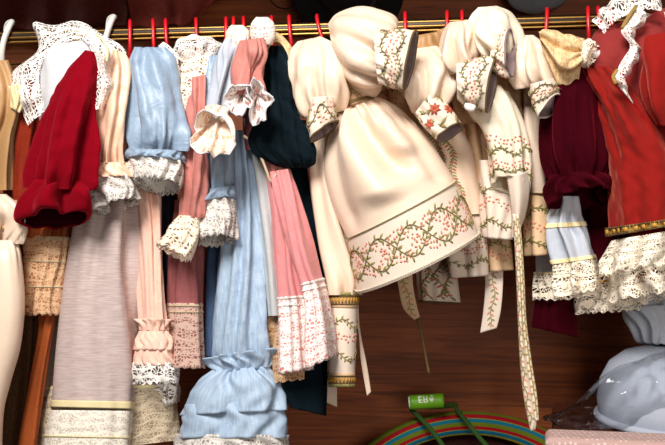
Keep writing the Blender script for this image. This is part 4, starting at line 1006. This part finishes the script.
# ---- brick red velvet dress
g = garment('brick red velvet dress at the right edge with white lace down the front', 640, 120, -50)
loft(g, 'bodice', [(596, 30, 664, 8, 12), (588, 46, 700, 24, 30), (583, 66, 712, 50, 38), (586, 92, 712, 85, 38), (596, 125, 712, 122, 34)], 'velvet_pink', dy=-40, folds=[('one', 4, 3.0, 0, 0)], cap0=True, crump=.5)
loft(g, 'skirt_panel', [(582, 74, 640, 78, 14), (588, 110, 660, 110, 20), (592, 160, 690, 160, 24), (590, 220, 700, 220, 26), (580, 285, 700, 280, 28)], 'red', dy=2, folds=[('lin', 6, 4, .4, 1.0)], cap0=True)
sl = loft(g, 'skirt', [(573, 66, 642, 66, 10), (579, 80, 656, 76, 20), (592, 108, 676, 100, 30), (601, 138, 690, 130, 35), (607, 170, 698, 162, 37), (609, 200, 702, 192, 38), (612, 236, 704, 221, 37)], 'red', dy=-62,
          folds=[('gau', 11, 3.0, .05, .25), ('ridge', .07, .05, .10, .6, 7, -7), ('ridge', .13, .02, .2, .5, 8, 5), ('ridge', .2, .03, .27, .45, 6, -8), ('ridge', .30, .02, .36, .6, 9, -7), ('lin', 4, 3.0, .3, 1.0)], cap0=True, crump=.5)
loft(g, 'sleeve', [(646, 36, 694, 26, 8), (640, 58, 710, 52, 18), (640, 84, 716, 80, 24), (646, 108, 716, 106, 24), (656, 126, 712, 126, 14)], 'red', dy=-98, folds=[('one', 4, 3, 0, 0)], cap0=True, cap1=True)
wrap(sl, 'gold_band', sl, .955, .999, 'goldband', off=1.4, thick=1.2, stitch=[('band', dict(v=.5, h=2.0, mat='goldthread', dash=(9, 4))), ('band', dict(v=.1, h=.8, mat='braid', dash=(3, 2))), ('band', dict(v=.9, h=.8, mat='braid', dash=(3, 2)))])
loft(sl, 'lace_frill', [(614, 240, 703, 225, 37), (607, 256, 704, 244, 41, 3), (602, 275, 706, 264, 44, 6)], 'lace_ecru', dy=-63, follow=sl, folds=[('lin', 8, 5.0, .0, 1.0)], scallop=(24, 4, .4), thick=.5)
loft(sl, 'lace_underfrill', [(614, 242, 702, 228, 34), (611, 272, 704, 262, 36, 3), (610, 300, 706, 290, 38, 4)], 'lace_ecru', dy=-61, follow=sl, folds=[('lin', 7, 5.0, .0, 1.0)], scallop=(22, 4, .6), thick=.5)
lf = sheet(g, 'lace_frill', [
    [(640, 6, -70), (630, 18, -76), (621, 31, -82), (630, 46, -92), (621, 62, -100), (615, 78, -104), (624, 94, -108)],
    [(645, 12, -78), (636, 24, -86), (629, 33, -92), (637, 48, -98), (629, 66, -108), (622, 82, -112), (630, 100, -114)],
    [(652, 14, -72), (641, 27, -78), (634, 36, -84), (641, 52, -92), (633, 68, -100), (626, 82, -106), (633, 104, -110)]], 'lace_fine', waves=[(7, 3.6)], thick=.6)
tube(lf, 'gold_trim', [(636, 6, -74), (629, 16, -79), (622, 28, -84)], 1.5, 'goldband')
tube(lf, 'gold_trim', [(617, 70, -103), (613, 77, -105), (616, 84, -107)], 1.5, 'goldband')
sheet(g, 'lace_collar', [
    [(604, 34, -58), (612, 24, -64), (624, 16, -68), (640, 10, -70), (655, 10, -74), (672, 14, -78), (690, 20, -78)],
    [(598, 26, -56), (605, 14, -60), (618, 4, -62), (638, 0, -66), (656, 2, -74), (672, 22, -84), (692, 30, -84)],
    [(592, 22, -50), (600, 10, -54), (614, 0, -56), (636, -8, -60), (658, -2, -70), (670, 28, -84), (690, 38, -84)]], 'lace_white', waves=[(8, 3.8)], thick=.5)
loft(g, 'button', [(594, 50, 600, 50, 1), (592.5, 54, 601.5, 54, 3), (594, 58.5, 600, 58.5, 1)], 'button', dy=-66, cap0=True, cap1=True)

# ---- white dress with lace hem
g = garment('pale bluish white dress with ribbon bands and ecru lace below the burgundy sleeve', 575, 230, -40)
sl = loft(g, 'sleeve', [(558, 196, 580, 196, 10), (552, 222, 584, 220, 13), (551, 240, 592, 238, 19), (556, 264, 597, 258, 20)], 'palecloth', dy=-44, folds=[('one', 5, 2.0, 0, 0), ('gau', 11, 1.6, .4, .2)], cap0=True)
wrap(sl, 'ribbon', sl, .40, .47, 'ribbon', off=.8)
wrap(sl, 'ribbon', sl, .94, .999, 'ribbon', off=.8)
loft(sl, 'lace_frill', [(556, 263, 598, 258, 20), (555, 280, 602, 275, 22, 2), (558, 296, 604, 289, 24, 3)], 'lace_ecru', dy=-44, follow=sl, folds=[('lin', 6, 2.6, .0, 1.0)], scallop=(16, 3, .5), thick=.5)
sk = loft(g, 'skirt', [(536, 200, 562, 200, 12), (537, 240, 562, 240, 15), (538, 274, 562, 274, 16)], 'palecloth', dy=-4, folds=[('one', 5, 1.6, 0, 0)], cap0=True)
loft(sk, 'lace_hem', [(537, 272, 563, 272, 16), (536, 285, 565, 285, 17), (535, 298, 566, 298, 18)], 'lace_ecru', dy=-4, folds=[('one', 6, 1.8, 0, 0)], scallop=(12, 3, .5), thick=.5, stitch=[('band', dict(v=.04, h=1.2, mat='ribbon'))])
g = garment('ecru lace petticoat edge between the white frill and the red sleeve', 605, 290, -10, name='lace_petticoat', cat='petticoat')
pk = loft(g, 'petticoat', [(580, 230, 640, 230, 16), (577, 260, 640, 258, 19), (576, 286, 640, 282, 20)], 'burgundy', dy=-12, cap0=True)
loft(pk, 'lace_hem', [(575, 282, 641, 278, 21), (574, 298, 641, 294, 23), (575, 312, 640, 308, 24)], 'lace_ecru', dy=-12, folds=[('lin', 8, 3.0, .4, 1.0)], scallop=(20, 3, .5), thick=.5, stitch=[('band', dict(v=.03, h=1.4, mat='goldthread'))])
g = garment('white frilled petticoat low at the right edge above the plastic bag', 655, 300, 10, name='frilled_petticoat', cat='petticoat')
pk = loft(g, 'petticoat', [(632, 262, 705, 258, 16), (622, 290, 708, 288, 22), (622, 312, 710, 310, 24)], 'palecloth', dy=16, folds=[('one', 6, 2, 0, 0)], cap0=True)
loft(pk, 'frill', [(621, 306, 710, 304, 24), (628, 322, 711, 322, 27), (642, 342, 712, 346, 28)], 'palecloth', dy=14, folds=[('lin', 9, 4.0, .4, 1.0)], scallop=(18, 2, .5), thick=.6)

# ------------------------------------------------------------------ things above and behind the rail
t = thing('dark_garment', 'dark mahogany cloth draped at top left behind the rail', 'cloth', P(60, 0, 120))
sheet(t, 'drape', [[(-60, -40, 130), (0, -44, 126), (60, -44, 130), (130, -44, 134)], [(-60, 0, 120), (0, 4, 116), (60, 2, 122), (130, -4, 126)], [(-60, 34, 122), (0, 30, 120), (60, 27, 124), (126, 24, 128)]], 'darkcloth', waves=[(4, 5)], thick=1)
t = thing('plum_garment', 'plum brown cloth hanging in folds above the blue sleeve', 'cloth', P(180, 0, 120))
sheet(t, 'drape', [[(118, -40, 120), (150, -44, 118), (190, -44, 122), (236, -40, 126)], [(126, -4, 112), (160, -2, 108), (195, -4, 112), (232, -14, 118)], [(132, 28, 118), (165, 27, 114), (190, 22, 116), (206, 8, 122)]], 'plumcloth', waves=[(3, 5)], thick=1)
tag(tube(None, 'wire_loop', [(262, -30, 140), (268, -4, 138), (278, 7, 138), (290, 8, 138), (299, 0, 138), (302, -20, 140)], .8, 'wire'), 'thin dark wire loop left of the black hat', 'wire')

def lathe(parent, name, prof, center, axis, mat, ns=96, uvv=None, up=(0, 0, 1), oval=1.0):
    """Profile of (radius, height along axis) in metres turned about an axis."""
    a = Vector(axis).normalized(); x = Vector(up).cross(a).normalized(); y = a.cross(x)
    c = Vector(center); vs, fs, uv = [], [], []
    n = len(prof)
    for (r_, h) in prof:
        for j in range(ns):
            t_ = 2 * math.pi * j / ns
            vs.append(list(c + x * (r_ * math.cos(t_)) + y * (r_ * oval * math.sin(t_)) + a * h))
    for i in range(n - 1):
        for j in range(ns):
            j2 = (j + 1) % ns
            fs.append((i * ns + j, i * ns + j2, (i + 1) * ns + j2, (i + 1) * ns + j))
            v0, v1 = (uvv[i], uvv[i + 1]) if uvv else (i / n * .1, (i + 1) / n * .1)
            uv += [(j / ns, v0), ((j + 1) / ns, v0), ((j + 1) / ns, v1), (j / ns, v1)]
    return link_mesh(name, vs, fs, mat, parent, uv)

hc = P(348, -14, 140)
t = thing('felt_hat', 'round black felt hat hung flat above the rail, only its lower brim showing', 'hat', hc)
ax = (0.05, -1, -0.12)
lathe(t, 'brim', [(0.058, 0.012), (0.075, 0.004), (0.098, 0.0), (0.106, 0.003), (0.106, -0.001), (0.098, -0.004), (0.058, -0.002)], hc, ax, 'blackfelt')
lathe(t, 'crown', [(0.060, 0.0), (0.058, 0.012), (0.056, 0.045), (0.050, 0.058), (0.036, 0.064), (0.0005, 0.060)], hc, ax, 'blackfelt', ns=64)
t = thing('hanging_cloth', 'grey blue cloth hanging into the top edge right of centre', 'cloth', P(535, -10, 140))
loft(t, 'roll', [(505, -4, 500, -20, 6), (514, 7, 510, -34, 14), (535, 13, 535, -40, 17), (556, 10, 560, -38, 14), (566, 2, 568, -24, 6)], 'greycloth', dy=146, folds=[('one', 5, 2, 0, 0)], cap0=True, cap1=True)

# ------------------------------------------------------------------ bottom of the cupboard: striped bag, dotted box, hat in a plastic bag
tilt = math.radians(14)
bc = P(474, 533, 112)
KB = bc.y / F                                    # metres per pixel at the bag
Rb = 150 * KB
bag = thing('striped_bag', 'oval striped straw bag in red, blue and green leaning on the back wall', 'bag', bc)
ax = Vector((0.03, -math.cos(tilt), math.sin(tilt)))
OV = 114 / 150 / math.cos(tilt)                  # the bag is oval
prof = [(1.0, -.035), (1.0, -.002), (.985, .006), (.95, .009), (.90, .008), (.85, .005), (.815, .001), (.80, -.006)]
vv = [0.0, 0.08, 0.14, 0.3, 0.52, 0.74, 0.9, 0.99]
lathe(bag, 'striped_rim', [(r_ * Rb, h) for r_, h in prof], bc, ax, 'stripes', uvv=vv, oval=OV)
lathe(bag, 'inner_panel', [(.80 * Rb, -.006), (.79 * Rb, -.026), (.6 * Rb, -.030), (.001, -.031)], bc, ax, 'basketin', oval=OV)
lathe(bag, 'skirt_panel', [(1.0 * Rb, -.035), (.9 * Rb, -.040), (.001, -.042)], bc, ax, 'stripes', uvv=[.2, .5, .9], oval=OV)
hd = tube(bag, 'cord_handle', [(447, 452, 88), (436, 436, 94), (424, 422, 104), (412, 410, 120), (410, 404, 126), (418, 406, 130), (432, 407, 132), (446, 406, 132), (455, 405, 130), (457, 410, 122), (466, 421, 110), (478, 436, 98), (492, 452, 90)], 2.7, 'greencord', ns=12)
def tagroll():
    t = tube(hd, 'tag_roll', [(410, 402.5, 112), (427, 401.5, 112), (443.5, 400.5, 112)], 8.2, 'greentag', ns=32)
    tube(t, 'card_core', [(408.6, 402.6, 112), (411.5, 402.4, 112)], 7.0, 'tagwhite', ns=24, sub=2)
    # white print: block letters and a small leaf mark, wrapped on the roll
    a = P(408, 402.6, 112); b = P(445, 400.4, 112); L = (b - a).length; u = (b - a).normalized()
    fy = Vector((0, -1, 0)); fy = (fy - u * fy.dot(u)).normalized(); uz = u.cross(fy) * -1
    if uz.z < 0: uz = -uz
    R_ = 8.35 * S
    def pt(s_, h): return a + u * (s_ * S) + (fy * math.cos(h) + uz * math.sin(h)) * R_
    vs, fs = [], []
    def bar(s0, s1, h0, h1):
        k = 5
        for i in range(k):
            p0, p1 = h0 + (h1 - h0) * i / k, h0 + (h1 - h0) * (i + 1) / k
            n0 = len(vs); vs.extend([list(pt(s0, p0)), list(pt(s1, p0)), list(pt(s1, p1)), list(pt(s0, p1))]); fs.append((n0, n0 + 1, n0 + 2, n0 + 3))
    hh = lambda y: math.asin(max(-1, min(1, y / 8.2)))
    for (s0, s1, y0, y1) in [(12, 13.6, 1, 7.4), (12, 16.4, 1, 2.0), (12.6, 16.2, 3.4, 4.5), (11.4, 16.2, 6.2, 7.4), (17.6, 19, 1, 7.2), (17.6, 22.4, 1, 2.0), (21, 22.4, 1, 7), (18.6, 21.4, 3.9, 4.9)]:
        bar(s0, s1, hh(y0), hh(y1))
    for (s0, s1, y0, y1) in [(25.0, 28.6, 2.8, 4.6), (26.0, 27.8, 1.6, 2.8), (24.2, 26, 4.4, 5.6), (27, 29.4, 4.4, 5.4), (26.0, 28.4, 6.4, 7.4)]:
        bar(s0, s1, hh(y0), hh(y1))
    link_mesh('print', vs, fs, 'tagprint', t, smooth=False)
tagroll()

def upright_box(name, label, cat, part, x0, x1, x0b, x1b, d0, d1, ytop, mat, lid=None):
    zt = CAMZ + (222.5 - ytop) / F * P((x0 + x1) / 2, 0, d0).y
    m_ = P((x0 + x1) / 2, 400, (d0 + d1) / 2)
    t = thing(name, label, cat, (m_.x, m_.y, CAMZ + SHELF))
    def prism(nm, pts, z0, z1, mt, bev):
        vs = [(p.x, p.y, z0) for p in pts] + [(p.x, p.y, z1) for p in pts]
        fs = [(3, 2, 1, 0), (4, 5, 6, 7)] + [(i, (i + 1) % 4, 4 + (i + 1) % 4, 4 + i) for i in range(4)]
        o = link_mesh(nm, vs, fs, mt, t, smooth=False)
        md = o.modifiers.new('soft', 'BEVEL'); md.width = bev; md.segments = 4
    pts = [P(x0, 400, d0), P(x1, 400, d0), P(x1b, 400, d1), P(x0b, 400, d1)]
    prism(part, pts, CAMZ + SHELF + .001, zt - .03, mat, .008)
    pts = [P(x0 - 4, 400, d0 - 3), P(x1 + 4, 400, d0 - 3), P(x1b + 4, 400, d1 + 3), P(x0b - 4, 400, d1 + 3)]
    prism(lid or 'lid', pts, zt - .034, zt, mat, .008)
    return zt
upright_box('fabric_box', 'flat pink box with white dots standing at the lower right corner', 'box', 'box_body', 549, 790, 549, 790, -112, -88, 442, 'dots')
ZT = upright_box('storage_box', 'dark brown box under the plastic bag', 'box', 'box_body', 556, 780, 556, 780, -76, 56, 446, 'cabinet')

# white hat form standing on the box
hp = P(668, 430, -8); hp.z = ZT
t = thing('white_hat', 'rounded bluish white hat inside the clear plastic bag', 'hat', hp)
kk = hp.y / F * 0.97
lathe(t, 'crown', [(64 * kk, 0.001), (68 * kk, 6 * kk), (69 * kk, 22 * kk), (66 * kk, 42 * kk), (57 * kk, 60 * kk), (42 * kk, 72 * kk), (22 * kk, 78 * kk), (.5 * kk, 79 * kk)], hp, (0.0, -0.0, 1), 'hatcloth', ns=72, up=(0, 1, 0))
lathe(t, 'brim_roll', [(67 * kk, 1 * kk), (71 * kk, 2 * kk), (72.5 * kk, 5 * kk), (71 * kk, 8 * kk), (68 * kk, 9 * kk)], hp, (0, 0, 1), 'hatcloth', ns=72, up=(0, 1, 0))
# clear plastic bag lying round it
pb = thing('plastic_bag', 'crumpled clear plastic bag wrapped around the white hat', 'bag', P(600, 425, 40))
def film():
    r = rng_for('film'); 
    rows = [(543, 433, 545, 423, 4), (556, 434, 562, 414, 22), (574, 434, 584, 398, 52), (594, 434.5, 604, 378, 72), (616, 435, 622, 362, 80), (650, 435, 652, 351, 84), (700, 435, 700, 350, 84), (748, 435, 744, 380, 70), (764, 434, 762, 420, 20)]
    full = [(a, b, c, d, min(e, 60), 0, -10) for a, b, c, d, e in rows]
    o = loft(pb, 'film', full, 'film', dy=-10, folds=[('one', 5, 2.0, 0, 0), ('gau', 9, 3, .15, .2)], crump=2.2, crump_wl=46, cap0=True, cap1=True, res=2.0)
    me = o.data
    zmin = ZT + .002 - sum((p.location.z for p in (pb,)), 0)
    for v in me.vertices:
        if v.co.z < zmin: v.co.z = zmin + .0004 * (v.index % 7)
    me.update()
film()


# ------------------------------------------------------------------ camera, light
cam = bpy.data.cameras.new('camera'); co = bpy.data.objects.new('camera', cam); COL.objects.link(co)
co.location = (0, 0, CAMZ); co.rotation_euler = (math.pi / 2, 0, 0)
cam.sensor_width = 36; cam.lens = 36 * F / 665.0; cam.clip_start = 0.02
sc.camera = co

def area(name, loc, target, size, power, col=(1, 1, 1), sy=None):
    l = bpy.data.lights.new(name, 'AREA'); l.energy = power; l.color = col
    l.shape = 'RECTANGLE'; l.size = size; l.size_y = sy or size
    o = bpy.data.objects.new(name, l); COL.objects.link(o); o.location = loc
    d = Vector(target) - Vector(loc); o.rotation_euler = d.to_track_quat('-Z', 'Y').to_euler()
    return o
area('window_light', (-0.45, -0.55, CAMZ + 1.25), (0.05, D, CAMZ - .05), 0.7, 68, (1.0, 0.97, 0.93))
area('front_fill', (0.55, -0.7, CAMZ + 0.05), (0.05, D, CAMZ - .1), 0.9, 9, (1.0, 0.92, 0.82))  # added low fill from the front, brightens the back wall
w = bpy.data.worlds.new('room'); sc.world = w; w.use_nodes = True
bg = w.node_tree.nodes['Background']; bg.inputs[0].default_value = (0.9, 0.93, 1.0, 1); bg.inputs[1].default_value = 0.06
